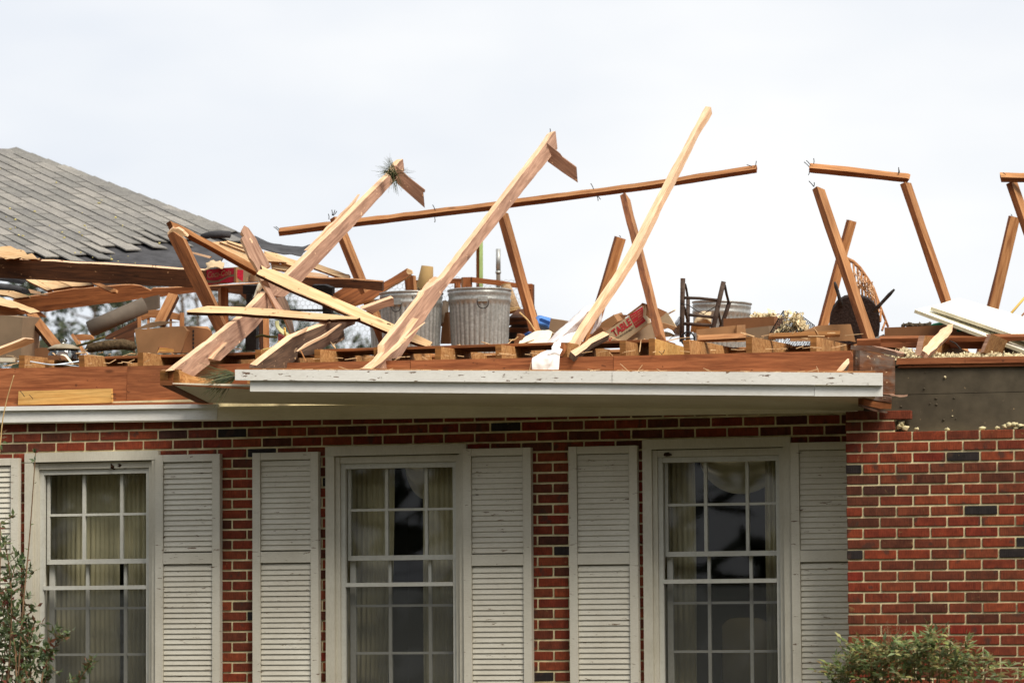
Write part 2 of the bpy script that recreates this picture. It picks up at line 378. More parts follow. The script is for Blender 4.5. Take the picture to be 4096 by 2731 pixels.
# black fibreboard sheathing
m, t, bs = plain('sheathing', srgb(82, 74, 61), .9, 0, .18, 9, .25, .2)
src_ = bs.inputs['Base Color'].links[0].from_socket; pz = N(t, 'ShaderNodeNewGeometry').outputs['Position']
c = mixc(t, ramp(t, noise_n(t, pz, 16, 6, .75, .5, (1, 1, .4)), [(.62, (0, 0, 0, 1)), (.72, (.7, .7, .7, 1))]), src_, srgb(112, 100, 82))
c = mixc(t, ramp(t, noise_n(t, pz, 38, 3, .5), [(.72, (0, 0, 0, 1)), (.75, (1, 1, 1, 1))]), c, srgb(170, 146, 110))
c = mixc(t, .6, c, ramp(t, noise_n(t, pz, 1.5, 4, .6), [(.3, (.7, .68, .64, 1)), (.7, (1.1, 1.1, 1.1, 1))]), 'MULTIPLY'); t.links.new(c, bs.inputs['Base Color'])
m, t, bs = base('galvanized'); v = N(t, 'ShaderNodeTexCoord').outputs['Object']
vo = N(t, 'ShaderNodeTexVoronoi', Scale=70.0); t.links.new(v, vo.inputs['Vector'])
c = ramp(t, vo.outputs['Color'], [(.1, srgb(150, 152, 149)), (.9, srgb(178, 180, 178))]); n = noise_n(t, v, 5, 6, .7, 0, (1, 1, .4))
c = mixc(t, .75, c, ramp(t, n, [(.3, (.62, .63, .62, 1)), (.65, (1.05, 1.05, 1.05, 1))]), 'MULTIPLY')
c = mixc(t, ramp(t, noise_n(t, v, 11, 5, .7), [(.70, (0, 0, 0, 1)), (.76, (.7, .7, .7, 1))]), c, srgb(128, 92, 62))
t.links.new(c, bs.inputs['Base Color']); bs.inputs['Metallic'].default_value = .5; bs.inputs['Roughness'].default_value = .42; bump(t, bs, noise_n(t, v, 14, 3), .15, .01)
# shingles
m, t, bs = base('shingle'); v = N(t, 'ShaderNodeTexCoord').outputs['Object']; off, rnd = objrand(t, 13)
c = ramp(t, rnd, [(0, srgb(124, 123, 121)), (.5, srgb(136, 134, 131)), (1, srgb(150, 147, 143))])
c = mixc(t, .8, c, ramp(t, noise_n(t, v, 90, 4, .75, 0, (1, 1, 1), off), [(.3, (.45, .45, .45, 1)), (.7, (1.4, 1.4, 1.4, 1))]), 'MULTIPLY')
c = mixc(t, .55, c, ramp(t, noise_n(t, v, 7, 4, .6, 0, (1, 2, 1), off), [(.3, (.6, .6, .62, 1)), (.7, (1.15, 1.15, 1.1, 1))]), 'MULTIPLY')
pz = N(t, 'ShaderNodeNewGeometry').outputs['Position']
c = mixc(t, .7, c, ramp(t, noise_n(t, pz, 2.2, 5, .6), [(.3, (.72, .72, .74, 1)), (.7, (1.12, 1.1, 1.05, 1))]), 'MULTIPLY')
c = mixc(t, ramp(t, noise_n(t, pz, 9, 5, .7), [(.68, (0, 0, 0, 1)), (.76, (.6, .6, .6, 1))]), c, srgb(110, 112, 74))
t.links.new(c, bs.inputs['Base Color']); bs.inputs['Roughness'].default_value = .95; bs.inputs['Specular IOR Level'].default_value = .15
# glass
def glassmat(name, tint, refl, rough=.02):
    m, t, bs = base(name); t.nodes.remove(bs); o = t.nodes['Material Output']
    tr = N(t, 'ShaderNodeBsdfTransparent'); tr.inputs[0].default_value = tint; gl = N(t, 'ShaderNodeBsdfGlossy', Roughness=rough); mx = N(t, 'ShaderNodeMixShader'); fr = N(t, 'ShaderNodeFresnel', IOR=refl)
    t.links.new(fr.outputs[0], mx.inputs[0]); t.links.new(tr.outputs[0], mx.inputs[1]); t.links.new(gl.outputs[0], mx.inputs[2]); t.links.new(mx.outputs[0], o.inputs[0])
glassmat('glass', (.86, .88, .86, 1), 1.45); glassmat('jar_glass', (.9, .93, .92, 1), 1.9, .05); glassmat('plastic', (.86, .9, .95, 1), 2.2, .25)
def screenmat(name, c, op):
    m, t, bs = base(name); o = t.nodes['Material Output']; tr = N(t, 'ShaderNodeBsdfTransparent'); mx = N(t, 'ShaderNodeMixShader'); mx.inputs[0].default_value = op
    bs.inputs['Base Color'].default_value = c; bs.inputs['Roughness'].default_value = .8
    t.links.new(tr.outputs[0], mx.inputs[1]); t.links.new(bs.outputs[0], mx.inputs[2]); t.links.new(mx.outputs[0], o.inputs[0])
screenmat('insect_screen', srgb(70, 72, 70), .45)
def leafmat(name, cols, trans=.35):
    m, t, bs = base(name); o = t.nodes['Material Output']; geo = N(t, 'ShaderNodeNewGeometry'); n = len(cols)
    c = ramp(t, geo.outputs['Random Per Island'], [(i/(n-1), srgb(*q)) for i, q in enumerate(cols)])
    t.links.new(c, bs.inputs['Base Color']); bs.inputs['Roughness'].default_value = .5; bs.inputs['Specular IOR Level'].default_value = .35
    tl = N(t, 'ShaderNodeBsdfTranslucent'); t.links.new(c, tl.inputs[0]); mx = N(t, 'ShaderNodeMixShader'); mx.inputs[0].default_value = trans
    t.links.new(bs.outputs[0], mx.inputs[1]); t.links.new(tl.outputs[0], mx.inputs[2]); t.links.new(mx.outputs[0], o.inputs[0])
leafmat('leaf_left', [(60, 76, 44), (80, 100, 62), (112, 130, 100), (140, 152, 128), (74, 90, 50), (96, 114, 72), (130, 60, 56), (104, 122, 76), (108, 124, 84), (70, 84, 54), (116, 132, 84), (128, 140, 108)])
leafmat('leaf_nandina', [(66, 80, 46), (92, 112, 64), (114, 136, 84), (138, 152, 110), (160, 168, 96), (80, 94, 58), (124, 134, 102), (140, 116, 70), (96, 112, 66), (120, 98, 62), (176, 174, 112)])
leafmat('leaf_brown', [(110, 74, 50), (132, 96, 64), (96, 70, 44), (140, 110, 70)])
leafmat('leaf_tree', [(52, 62, 42), (72, 84, 58), (90, 98, 74), (64, 72, 50), (104, 108, 88)])
leafmat('leaf_pine', [(34, 52, 30), (48, 70, 40), (60, 82, 46), (42, 60, 36)])
leafmat('needle', [(52, 66, 36), (74, 86, 48), (96, 104, 62), (120, 120, 76), (48, 60, 40)])
m, t, bs = plain('grass', srgb(62, 57, 36), .95, 0, .35, 3)

# ------------------------------------------------------------------ ground
g = mkobj('ground', [(-600, -200, 0), (600, -200, 0), (600, 900, 0), (-600, 900, 0)], [(0, 1, 2, 3)], 'grass'); tag(g, kind='structure')

# ------------------------------------------------------------------ house
H = empty('brick_house', (-.5, 0, 0), 'red brick house with white shutters, its roof torn off by a storm', 'house')
BX, BZ, X0B, Z0B = .2083, .0665, .264, 3.005
WINX = [-3.383, -1.261, .866]                         # left edge of each window casing
OZ0, OZ1 = 1.12, 2.84
XL, WX, WY = -9.0, 2.262, -.45                       # left end of the main wall, left corner and face of the wing
ops = [(x+.03, x+.93) for x in WINX]
solid = []; xs = XL
for a0, a1 in ops:
    solid.append((xs, a0, .008, .2, 0, 3.2)); solid.append((a0, a1, .008, .2, 0, OZ0)); solid.append((a0, a1, .008, .2, OZ1, 3.2)); xs = a1
solid.append((xs, WX+.1, .008, .2, 0, 3.2))
wall = boxes('wall', solid, 'mortar', H)
WZ0 = P(*cW(600, 428)[0], WY).z; WJ = P(*cW(292, 455)[0], WY).x; WBX, WBZ = .2072, .0653
wtop = WZ0+WBZ
wing = boxes('wing_wall', [(WX+.004, 6.2, WY+.008, WY+.1, 0, wtop-.006), (WX+.004, WX+.3, WY+.008, WY+.1, wtop-.006, wtop+2*WBZ-.006), (WX+.004, WX+.1, WY+.1, 0, 0, wtop)], 'mortar', H)
SHUT = [(-3.89, .47, 2.835), (-2.44, .453, 2.835), (-1.759, .455, 2.835), (-.318, .453, 2.833), (.386, .45, 2.832), (1.828, .43, 2.828)]   # left edge, width, top
cand = []
def visible(x0, x1, z0, z1, Y, hide):
    pa = proj(V((x0, Y, z0))); pb = proj(V((x1, Y, z1)))
    x, X, y, Yy = max(0, pa[0]), min(4096, pb[0]), max(0, pb[1]), min(2731, pa[1])
    if X <= x or Yy <= y: return 0
    A = (X-x)*(Yy-y)
    for h0, h1, hz in hide:
        if z1 < hz+.01: A -= A*max(0, min(x1, h1)-max(x0, h0))/(x1-x0)
    return A
hide = [(x, x+w_, z) for x, w_, z in SHUT] + [(x, x+.95, 2.86) for x in WINX]
for n_ in range(-1, 46):
    zt = Z0B-n_*BZ; off = X0B + (0 if n_ % 2 == 0 else BX/2)
    k0 = int((XL-off)/BX)
    for k in range(k0, 20):
        x0, x1 = off+k*BX+.006, off+(k+1)*BX-.006
        if x1 > WX+.06: x1 = WX+.06
        segs = [(x0, x1)]
        if zt > OZ0 and zt-BZ < OZ1:
            for a0, a1 in ops:
                segs = [q for s0, s1 in segs for q in ((s0, min(s1, a0)), (max(s0, a1), s1)) if q[1]-q[0] > .02]
        for s0, s1 in segs:
            if s1-s0 > .02: cand.append((visible(s0, s1, zt-BZ, zt, 0, hide), s0, s1, zt-BZ+.006, zt-.006, 0, wall))
for n_ in range(-3, 44):
    zt = WZ0-(n_-0)*WBZ; off = WJ + (0 if n_ % 2 == 0 else WBX/2)
    for k in range(-3, 20):
        x0, x1 = off+k*WBX+.006, off+(k+1)*WBX-.006
        x0 = max(x0, WX)
        if x1-x0 < .02 or x1 > 6.2: continue
        if n_ == -1 and False: continue
        if n_ == -2 and x1 > WX+.36: continue
        if n_ == -3 and x1 > WX+.42: continue
        cand.append((visible(x0, x1, zt-WBZ, zt, WY, []), x0, x1, zt-WBZ+.006, zt-.006, WY, wing))
cand.sort(key=lambda c: -c[0])
meshes = {}
rest = {}
rb = random.Random(3)
for i, (A, x0, x1, z0, z1, Y, par) in enumerate(cand):
    dy = rb.uniform(-.0025, .0025)
    if i < 300 and A > 0:
        key = round((x1-x0)/.004)
        if key not in meshes: meshes[key] = boxmesh('brick', key*.004, .05, z1-z0, 'brick', .003)
        inst('brick', meshes[key], par, Matrix.Translation(((x0+x1)/2, Y+.025+dy, (z0+z1)/2)) @ Matrix.Rotation(rb.gauss(0, .004), 4, 'Y') @ Matrix.Rotation(rb.gauss(0, .004), 4, 'Z'))
    else: rest.setdefault(par.name, (par, []))[1].append((x0, x1, Y+dy, Y+.05, z0, z1))
for par, l in rest.values(): tag(boxes('brickwork', l, 'brick', par), kind='stuff')
# ragged mortar left on the broken top of the wing wall
def lumps(name, spots, mat, parent=None, seed=1, lab=None, cat=None, kind=None, sub=2):
    rn = random.Random(seed); vs, fs = [], []
    bm = bmesh.new(); bmesh.ops.create_icosphere(bm, subdivisions=sub, radius=1); bv = [v.co.copy() for v in bm.verts]; bf = [tuple(v.index for v in f.verts) for f in bm.faces]; bm.free()
    for c, r in spots:
        k = len(vs); o = V((rn.random()*9, rn.random()*9, rn.random()*9)); sc = V((rn.uniform(.8, 1.3), rn.uniform(.7, 1.1), rn.uniform(.6, 1)))
        for v in bv:
            d = 1+.6*noise.noise(v*1.3+o)+.6*noise.noise(v*3.5+o)
            vs.append(c + V((v.x*sc.x, v.y*sc.y, v.z*sc.z))*(r*d))
        fs += [tuple(i+k for i in f) for f in bf]
    o = mkobj(name, vs, fs, mat, parent, smooth=True); return tag(o, lab, cat, None, kind)
rn = random.Random(5)
sp = []
for x, y, r in ((480, 345, .022), (470, 360, .02), (495, 368, .018), (550, 372, .014), (695, 372, .012), (860, 368, .016), (930, 366, .012), (985, 352, .02), (1010, 350, .022), (965, 360, .018), (1040, 356, .02), (1020, 366, .018)):
    sp.append((P(*cW(x, y)[0], WY+.03), r))
lumps('mortar_rubble', sp, 'mortar', wing, 4, kind='stuff')

# --- windows
def window(x):
    c_ = [(x, x+.06, -.035, .04, OZ0, 2.805), (x+.91, x+.957, -.035, .04, OZ0, 2.805), (x, x+.957, -.038, .04, 2.8055, 2.867)]
    wn = boxes('window', c_, 'trim_paint', H)
    jb = boxes('jamb', [(x+.061, x+.09, -.01, .14, OZ0, 2.80), (x+.88, x+.909, -.01, .14, OZ0, 2.80), (x+.0905, x+.8795, -.004, .14, 2.757, 2.80)], 'trim_paint', wn)
    st = boxes('storm_frame', [(x+.091, x+.12, .012, .045, OZ0, 2.756), (x+.852, x+.879, .012, .045, OZ0, 2.756), (x+.1205, x+.8515, .014, .045, 2.722, 2.756), (x+.1205, x+.8515, .006, .045, 1.958, 1.984)], 'sash_paint', wn)
    xa, xb = x+.1205, x+.8795
    ya = .06
    boxes('upper_sash', [(xa, xb, ya, ya+.035, 2.128, 2.160), (xa, xa+.02, ya, ya+.035, 2.1605, 2.72), (xb-.02, xb, ya, ya+.035, 2.1605, 2.72)], 'sash_paint', wn)
    m1, m2 = x+.385, x+.655
    boxes('muntin', [(m1-.010, m1+.010, ya+.002, ya+.03, 2.1605, 2.72), (m2-.010, m2+.010, ya+.002, ya+.03, 2.1605, 2.72)], 'sash_paint', wn)
    boxes('muntin', [(xa+.02, m1-.0105, ya+.004, ya+.03, 2.447, 2.463), (m1+.0105, m2-.0105, ya+.004, ya+.03, 2.447, 2.463), (m2+.0105, xb-.02, ya+.004, ya+.03, 2.447, 2.463)], 'sash_paint', wn)
    yb = .105; n1, n2 = x+.392, x+.664
    boxes('lower_sash', [(xa, xa+.035, yb, yb+.035, OZ0, 2.16), (xb-.03, xb, yb, yb+.035, OZ0, 2.16), (xa+.036, xb-.031, yb, yb+.035, 2.13, 2.16)], 'sash_paint', wn)
    boxes('muntin', [(n1-.010, n1+.010, yb+.002, yb+.03, OZ0, 2.13), (n2-.010, n2+.010, yb+.002, yb+.03, OZ0, 2.13)], 'sash_paint', wn)
    for z in (1.836, 1.530):
        boxes('muntin', [(xa+.036, n1-.0105, yb+.004, yb+.03, z-.008, z+.008), (n1+.0105, n2-.0105, yb+.004, yb+.03, z-.008, z+.008), (n2+.0105, xb-.031, yb+.004, yb+.03, z-.008, z+.008)], 'sash_paint', wn)
    def pane(x0, x1, z0, z1, y): mkobj('pane', [(x0, y, z0), (x1, y, z0), (x1, y+.001, z1), (x0, y+.001, z1)], [(0, 1, 2, 3)], 'glass', wn)
    for a0, a1 in ((xa+.02, m1-.01), (m1+.01, m2-.01), (m2+.01, xb-.02)):
        pane(a0, a1, 2.463, 2.72, ya+.015); pane(a0, a1, 2.16, 2.447, ya+.015)
    for a0, a1 in ((xa+.035, n1-.01), (n1+.01, n2-.01), (n2+.01, xb-.03)):
        for z0, z1 in ((1.844, 2.13), (1.538, 1.828), (OZ0, 1.522)): pane(a0, a1, z0, z1, yb+.015)
    mkobj('insect_screen', [(x+.12, .03, OZ0), (x+.852, .03, OZ0), (x+.852, .03, 1.958), (x+.12, .03, 1.958)], [(0, 1, 2, 3)], 'insect_screen', wn)
    return wn
wins = [window(x) for x in WINX]
lumps('wasp_nest', [(P(*cL(690, 250)[0], .02), .03), (P(*cL(730, 245)[0], .02), .028), (P(*cL(765, 252)[0], .025), .02), (P(*cL(660, 256)[0], .025), .018)], 'nest', wins[0], 2)
lumps('wasp_nest', [(P(*cR(795, 302)[0], .0), .022), (P(*cR(780, 300)[0], .0), .016)], 'nest', wins[2], 3)
# --- shutters: stiles, rails, slats
slatmesh = {}
for x, w_, z in SHUT:
    y0, y1 = -.055, -.005
    sh = boxes('shutter', [(x, x+.053, y0, y1, 1.0, z), (x+w_-.053, x+w_, y0, y1, 1.0, z)], 'shutter_paint', H)
    zc = 2.19 if x < -1.7 else 2.155
    for n_, z0, z1 in (('rail', z-.048, z), ('rail', zc-.072, zc)): box(n_, x+.0535, x+w_-.0535, y0+.002, y1, z0, z1, 'shutter_paint', sh, .002)
    sw = round(w_-.108, 3)
    if sw not in slatmesh: slatmesh[sw] = boxmesh('slat', sw, .007, .038, 'shutter_paint', .002)
    box('backing', x+.054, x+w_-.054, -.012, -.006, 1.0, z-.05, 'trim_paint', sh, 0)
    pitch = .0342
    for za, zb in ((zc+.008, z-.052), (1.02, zc-.080)):
        k = int((zb-za)/pitch)
        for i in range(k+1):
            zz = zb - .018 - i*pitch
            if zz < za+.012: break
            inst('slat', slatmesh[sw], sh, Matrix.Translation((x+w_/2, -.035, zz)) @ Matrix.Rotation(radians(-17+rb.gauss(0, .8)), 4, 'X'))
# --- rooms behind the windows
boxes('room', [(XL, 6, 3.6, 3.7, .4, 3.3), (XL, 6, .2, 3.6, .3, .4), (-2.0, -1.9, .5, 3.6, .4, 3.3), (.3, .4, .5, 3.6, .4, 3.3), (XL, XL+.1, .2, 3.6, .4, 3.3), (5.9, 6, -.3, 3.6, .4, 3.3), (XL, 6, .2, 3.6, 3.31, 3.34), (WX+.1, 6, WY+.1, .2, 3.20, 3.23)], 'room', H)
# --- curtains and furniture inside
def curtain(x0, x1, z0, z1, lab, y=.28, amp=.018, fold=28, flare=0):
    x0 -= .078; x1 -= .078
    n1, n2 = 60, 14; vs, fs = [], []
    for j in range(n2):
        q = j/(n2-1); z = z1+(z0-z1)*q
        for i in range(n1):
            u = i/(n1-1); x = x0+(x1-x0)*u*(1+flare*q*q)
            vs.append((x, y+amp*(.6+.6*noise.noise(V((x*9, 1, 0))))*sin(u*(x1-x0)*fold*2*pi+2.6*noise.noise(V((x*7, z*.8, x0))))+.5*amp*noise.noise(V((x*22, z*1.2, 4))), z))
    for j in range(n2-1):
        for i in range(n1-1): fs.append((j*n1+i, j*n1+i+1, (j+1)*n1+i+1, (j+1)*n1+i))
    o = mkobj('curtain', vs, fs, 'curtain', smooth=True); o.modifiers.new('t', 'SOLIDIFY').thickness = .002
    return tag(o, lab, 'curtain', 'curtains in the windows')
a0 = WINX[0]
curtain(a0+.08, a0+.63, .9, 2.80, 'cream sheer curtain filling two thirds of the leftmost window')
curtain(a0+.67, a0+.98, .9, 2.80, 'narrow cream curtain at the right side of the leftmost window')
a0 = WINX[1]
curtain(a0+.10, a0+.45, .9, 2.80, 'cream curtain at the left side of the middle window', flare=-.25)
curtain(a0+.64, a0+.96, .9, 2.80, 'cream curtain at the right side of the middle window')
a0 = WINX[2]
curtain(a0+.10, a0+.345, .9, 2.80, 'cream curtain at the left side of the rightmost window')
curtain(a0+.80, a0+1.02, .9, 2.80, 'narrow cream curtain strip at the right side of the rightmost window')
def swag(x0, x1, z1, drop, lab):
    x0 -= .10; x1 -= .10
    n1, n2 = 30, 14; vs, fs = [], []
    for j in range(n2):
        q = j/(n2-1)
        for i in range(n1):
            u = i/(n1-1); d = drop*sqrt(max(0, 1-(2*u-1)**2))
            vs.append((x0+(x1-x0)*u, .40-.05*sin(pi*q)*sin(pi*u)+.012*sin(q*16), z1-d*q))
    for j in range(n2-1):
        for i in range(n1-1): fs.append((j*n1+i, j*n1+i+1, (j+1)*n1+i+1, (j+1)*n1+i))
    o = mkobj('window_swag', vs, fs, 'curtain', smooth=True); o.modifiers.new('t', 'SOLIDIFY').thickness = .002
    return tag(o, lab, 'valance')
swag(WINX[1]+.50, WINX[1]+.80, 2.80, .27, 'rounded cream valance at the top of the middle window')
swag(WINX[2]+.36, WINX[2]+.92, 2.80, .27, 'wide half round cream valance in the rightmost window')
# a pale upholstered chair back seen through the right-hand window
vs, fs = [], []; n1, n2 = 20, 16
x0, x1 = P(*cR(1100, 1300)[0], .9).x, P(*cR(1335, 1300)[0], .9).x; ztop = P(*cR(1200, 1205)[0], .9).z
for side, yy in ((0, .86), (1, 1.02)):
    for j in range(n2):
        for i in range(n1):
            u, q = i/(n1-1), j/(n2-1); bul = .05*sin(pi*u)*sin(pi*min(1, q*1.2))
            vs.append((x0+(x1-x0)*u, yy-(bul if side == 0 else -bul), .5+(ztop-.5)*q-.05*(2*u-1)**4*q))
for side in (0, 1):
    k = side*n1*n2
    for j in range(n2-1):
        for i in range(n1-1): fs.append((k+j*n1+i, k+j*n1+i+1, k+(j+1)*n1+i+1, k+(j+1)*n1+i))
K = n1*n2
for i in range(n1-1): fs += [((n2-1)*n1+i, (n2-1)*n1+i+1, K+(n2-1)*n1+i+1, K+(n2-1)*n1+i)]
for j in range(n2-1): fs += [(j*n1, (j+1)*n1, K+(j+1)*n1, K+j*n1), (j*n1+n1-1, (j+1)*n1+n1-1, K+(j+1)*n1+n1-1, K+j*n1+n1-1)]
ac = empty('armchair', ((x0+x1)/2, .95, .4), 'pale upholstered chair back standing inside the rightmost window', 'armchair')
mkobj('backrest', vs, fs, 'upholstery', ac, smooth=True)
box('seat', x0, x1, .70, 1.1, .72, .86, 'upholstery', ac, .03)
for sx in (x0+.03, x1-.03):
    for sy in (.73, 1.0): tube('leg', [V((sx, sy, .4)), V((sx, sy, .72))], .02, 'chairwood', ac)

# --- frieze, band, soffit, fascia
def quadbox(name, pf, th, mat, parent, edge=None):
    """a board whose front face has these four corners and whose thickness runs back"""
    pf = [V(p) for p in pf]; n = (pf[1]-pf[0]).cross(pf[3]-pf[0]).normalized()
    if n.dot(pf[0]-CAM) < 0: n = -n
    c = sum(pf, V())/4; a = (pf[1]-pf[0]).normalized(); s = n.cross(a)
    M = Matrix((a, n, s)).transposed().to_4x4(); M.translation = c; Mi = M.inverted()
    vs = [Mi@p for p in pf]+[Mi@(p+n*th) for p in pf]
    return mkobj(name, vs, [(0, 1, 2, 3), (7, 6, 5, 4), (0, 4, 5, 1), (1, 5, 6, 2), (2, 6, 7, 3), (3, 7, 4, 0)], mat, parent, M)
def pq(Y, *xy): return [P(xy[i], xy[i+1], Y) for i in range(0, 8, 2)]
fz = quadbox('frieze_board', pq(-.055, -60, 1694, 3420, 1650, 3420, 1588, -60, 1640), .05, 'soffit_paint', H)
quadbox('crown_moulding', pq(-.085, -60, 1643, 872, 1631, 872, 1615, -60, 1626), .028, 'fascia_clean', H)
quadbox('frieze_board', pq(-.060, -60, 1690, 868, 1677, 868, 1632, -60, 1644), .004, 'fascia_clean', H)  # whiter sheet on the frieze's open left part: brighter light put into its colour
quadbox('plate', pq(.0, -60, 1627, 850, 1616, 850, 1606, -60, 1617), .05, 'band', H)
quadbox('band_board', pq(.04, -60, 1617, 503, 1611, 508, 1464, -60, 1474), .04, 'band', H)
quadbox('band_board', pq(.043, 505, 1618, 1640, 1600, 1640, 1440.5, 509, 1464), .04, 'band', H)
quadbox('band_board', pq(.042, 1642, 1600, 2452, 1583, 2452, 1424, 1642, 1440.5), .04, 'band', H)
quadbox('band_board', pq(.044, 2454, 1583, 3480, 1565, 3400, 1402, 2454, 1424), .04, 'band', H)
b_ = board('patch_board', cc(155, 1285, 930, 1262, 935, 1380, 150, 1400), (70, 1590, -.01), (450, 1580, -.01), 0, .03, ('yellow',), H, rough=.001)
nails(b_, [(*cc(170, 1285)[0], *cc(205, 1330)[0], -.03), (*cc(245, 1315)[0], *cc(275, 1350)[0], -.03), (*cc(930, 1310)[0], *cc(968, 1310)[0], -.02), (*cc(930, 1345)[0], *cc(972, 1345)[0], -.02)])
# soffit: the eave box was lifted, so its underside slopes
FL, FR = P(655, 1538, -.86), P(3505, 1586, -.86)
BR, BL = P(3452, 1642, -.058), P(826, 1612, -.058)
n = (FR-FL).cross(BL-FL).normalized(); n = n if n.z > 0 else -n
mkobj('soffit', [FL, FR, BR, BL]+[p+n*.012 for p in (FL, FR, BR, BL)], [(0, 1, 2, 3), (7, 6, 5, 4), (0, 4, 5, 1), (1, 5, 6, 2), (2, 6, 7, 3), (3, 7, 4, 0)], 'soffit_paint', H)
mkobj('soffit_end_board', [P(640, 1540, -.87), P(688, 1541, -.87), P(838, 1614, -.06), P(790, 1612, -.06)]+[p+V((0, 0, .03)) for p in (P(640, 1540, -.87), P(688, 1541, -.87), P(838, 1614, -.06), P(790, 1612, -.06))], [(0, 1, 2, 3), (7, 6, 5, 4), (0, 4, 5, 1), (1, 5, 6, 2), (2, 6, 7, 3), (3, 7, 4, 0)], 'brown', H)
quadbox('soffit_batten', pq(-.868, 690, 1541, 1000, 1556, 1000, 1549, 690, 1535), .03, 'brown', H)
# lookouts inside the eave box
for x in (720, 1000, 1290, 1600, 1900, 2200, 2500, 2800, 3100, 3400):
    p = P(x, 1500, -.8)
    box('lookout', p.x-.02, p.x+.02, -.8, .04, p.z-.06, p.z+.005, 'joist', H)
quadbox('fascia_board', pq(-.90, 940, 1520, 2447, 1531, 2447, 1484, 940, 1478), .025, 'fascia_paint', H)
quadbox('fascia_board', pq(-.902, 2449, 1531, 3528, 1541, 3528, 1491, 2449, 1484), .025, 'fascia_paint', H)
quadbox('fascia_board', pq(-.875, 1000, 1565, 3256, 1583, 3256, 1539, 1000, 1521), .022, 'fascia_clean', H)
quadbox('fascia_board', pq(-.877, 3258, 1584, 3528, 1585, 3528, 1542, 3258, 1540), .022, 'fascia_clean', H)
quadbox('eave_batten', pq(-.872, 945, 1486, 3500, 1497, 3500, 1484, 945, 1472), .02, 'lightbrown', H)
# block and wedge at the broken left corner of the eave
board('corner_block', cdd(105, 1000, 185, 1000, 185, 1130, 180, 1145, 105, 1140), (640, 1500, -.86), (680, 1500, -.86), 10, .05, ('joistend',), H)
board('corner_block', cdd(180, 995, 240, 1000, 235, 1135, 180, 1132), (670, 1500, -.85), (695, 1500, -.85), -10, .05, ('brown',), H)
board('corner_block', cdd(235, 998, 302, 1000, 300, 1135, 235, 1135), (690, 1500, -.84), (715, 1500, -.84), 10, .05, ('joistend',), H)
board('corner_wedge', cdd(300, 990, 430, 1050, 565, 1125, 545, 1150, 300, 1148), (715, 1510, -.83), (815, 1535, -.5), 0, .05, ('joist',), H)

# --- ceiling joists and attic floor
FZ = P(2733, 1362, .12).z
J = [(78, 1422), (318, 1416), (547, 1408), (790, 1404), (1023, 1398), (1256, 1394), (1491, 1389), (1736, 1382), (1979, 1377), (2247, 1371), (2482, 1366), (2733, 1359), (2983, 1346), (3239, 1345)]
for x, y in J:
    p = P(x, y, .1); q = P(x+22, y, .1); z1 = p.z
    o = mkobj('joist', [(x_, y_, z_+.028*y_*(y_ < 2)) for x_, y_, z_ in boxv(-.02, .02, 0, 1.2, -.16, 0)], BF, ['joist', 'joistend'], H, Matrix.Translation(((p.x+q.x)/2, .1+rb.uniform(-.02, .03), z1+rb.uniform(-.008, .004))) @ Matrix.Rotation(rb.gauss(0, .035), 4, 'Y') @ Matrix.Rotation(rb.gauss(0, .02), 4, 'Z'), [0, 0, 1, 0, 0, 0])
p = P(2595, 1354, .08)
o = mkobj('joist', boxv(0, .04, 0, 4.5, -.16, .0), BF, ['yellow', 'joistend'], H, Matrix.Translation((p.x, .08, p.z)), [0, 0, 1, 0, 0, 0])
nails(o, [(*cg(1660, 1190)[0], *cg(1695, 1225)[0], -.0), (*cg(1700, 1215)[0], *cg(1720, 1170)[0], -.0), (*ch(205, 1060)[0], *ch(255, 1015)[0], -.0)])
for i in range(14):
    y0 = .42+i*.38
    for k, (xa, xb) in enumerate(((-4.4, -1.6), (-1.59, .9), (.91, 2.25))):
        if (i == 0 and k == 2) or i == 1: continue
        if i < 3 and k == 0: xa = -3.0
        z = FZ+.004+rb.uniform(0, .006)+(.004 if k == 0 else .010 if k == 1 else 0)
        box('floor_board', xa, xb-rb.uniform(0, .02), y0, y0+.376, z, z+.02, 'tanwood' if i else 'brown', H)

for xa, xb in ((-4.4, -1.0), (-.99, 2.2)): box('strongback', xa, xb, 1.19, 1.23, 3.345, FZ+.03, 'lightbrown', H)
# --- wing: sheathing, plates, broken eave end
zs = P(*cv(1200, 762)[0], WY+.07).z
shx0, shx1 = WX+.1, 6.2
zm = P(*cv(1600, 1122)[0], WY+.07).z
boxes('sheathing', [(shx0, shx1, WY+.075, WY+.095, wtop-.02, zm-.003), (shx0, shx1, WY+.078, WY+.095, zm, zs)], 'sheathing', H)
for x, y in ((1290, 1270), (1375, 1195), (1630, 1190), (1380, 1280), (1225, 830), (1480, 1490), (1650, 1480), (1600, 1440), (1210, 1060), (1000, 1405), (890, 1310), (1500, 900)):
    lumps('nail_head', [(P(*cv(x, y)[0], WY+.074), rb.uniform(.004, .009))], 'sheathing' if y % 3 else 'insulation', H, x, sub=1)
quadbox('wing_plate', pq(WY+.06, *cv(830, 768)[0], 4200, 1462, 4200, 1448, *cv(870, 735)[0]), .08, 'band', H)
quadbox('wing_plate', pq(WY+.045, *cv(815, 722)[0], 4200, 1448, 4200, 1422, *cv(830, 636)[0]), .09, 'band', H)
board('eave_end_board', cv(312, 530, 560, 565, 800, 630, 800, 1145, 620, 1145, 312, 1145), (*cv(320, 850)[0], -.8), (*cv(795, 880)[0], -.42), 0, .03, ('stained',), H, rough=.002)
board('eave_end_board', cv(218, 525, 312, 530, 312, 850, 218, 850), (*cv(218, 700)[0], -.3), (*cv(312, 700)[0], -.35), 0, .03, ('darkbrown',), H)
board('eave_end_board', cv(365, 1165, 760, 1170, 755, 1260, 370, 1190), (*cv(365, 1170)[0], -.8), (*cv(755, 1220)[0], -.5), 0, .04, ('stained',), H)
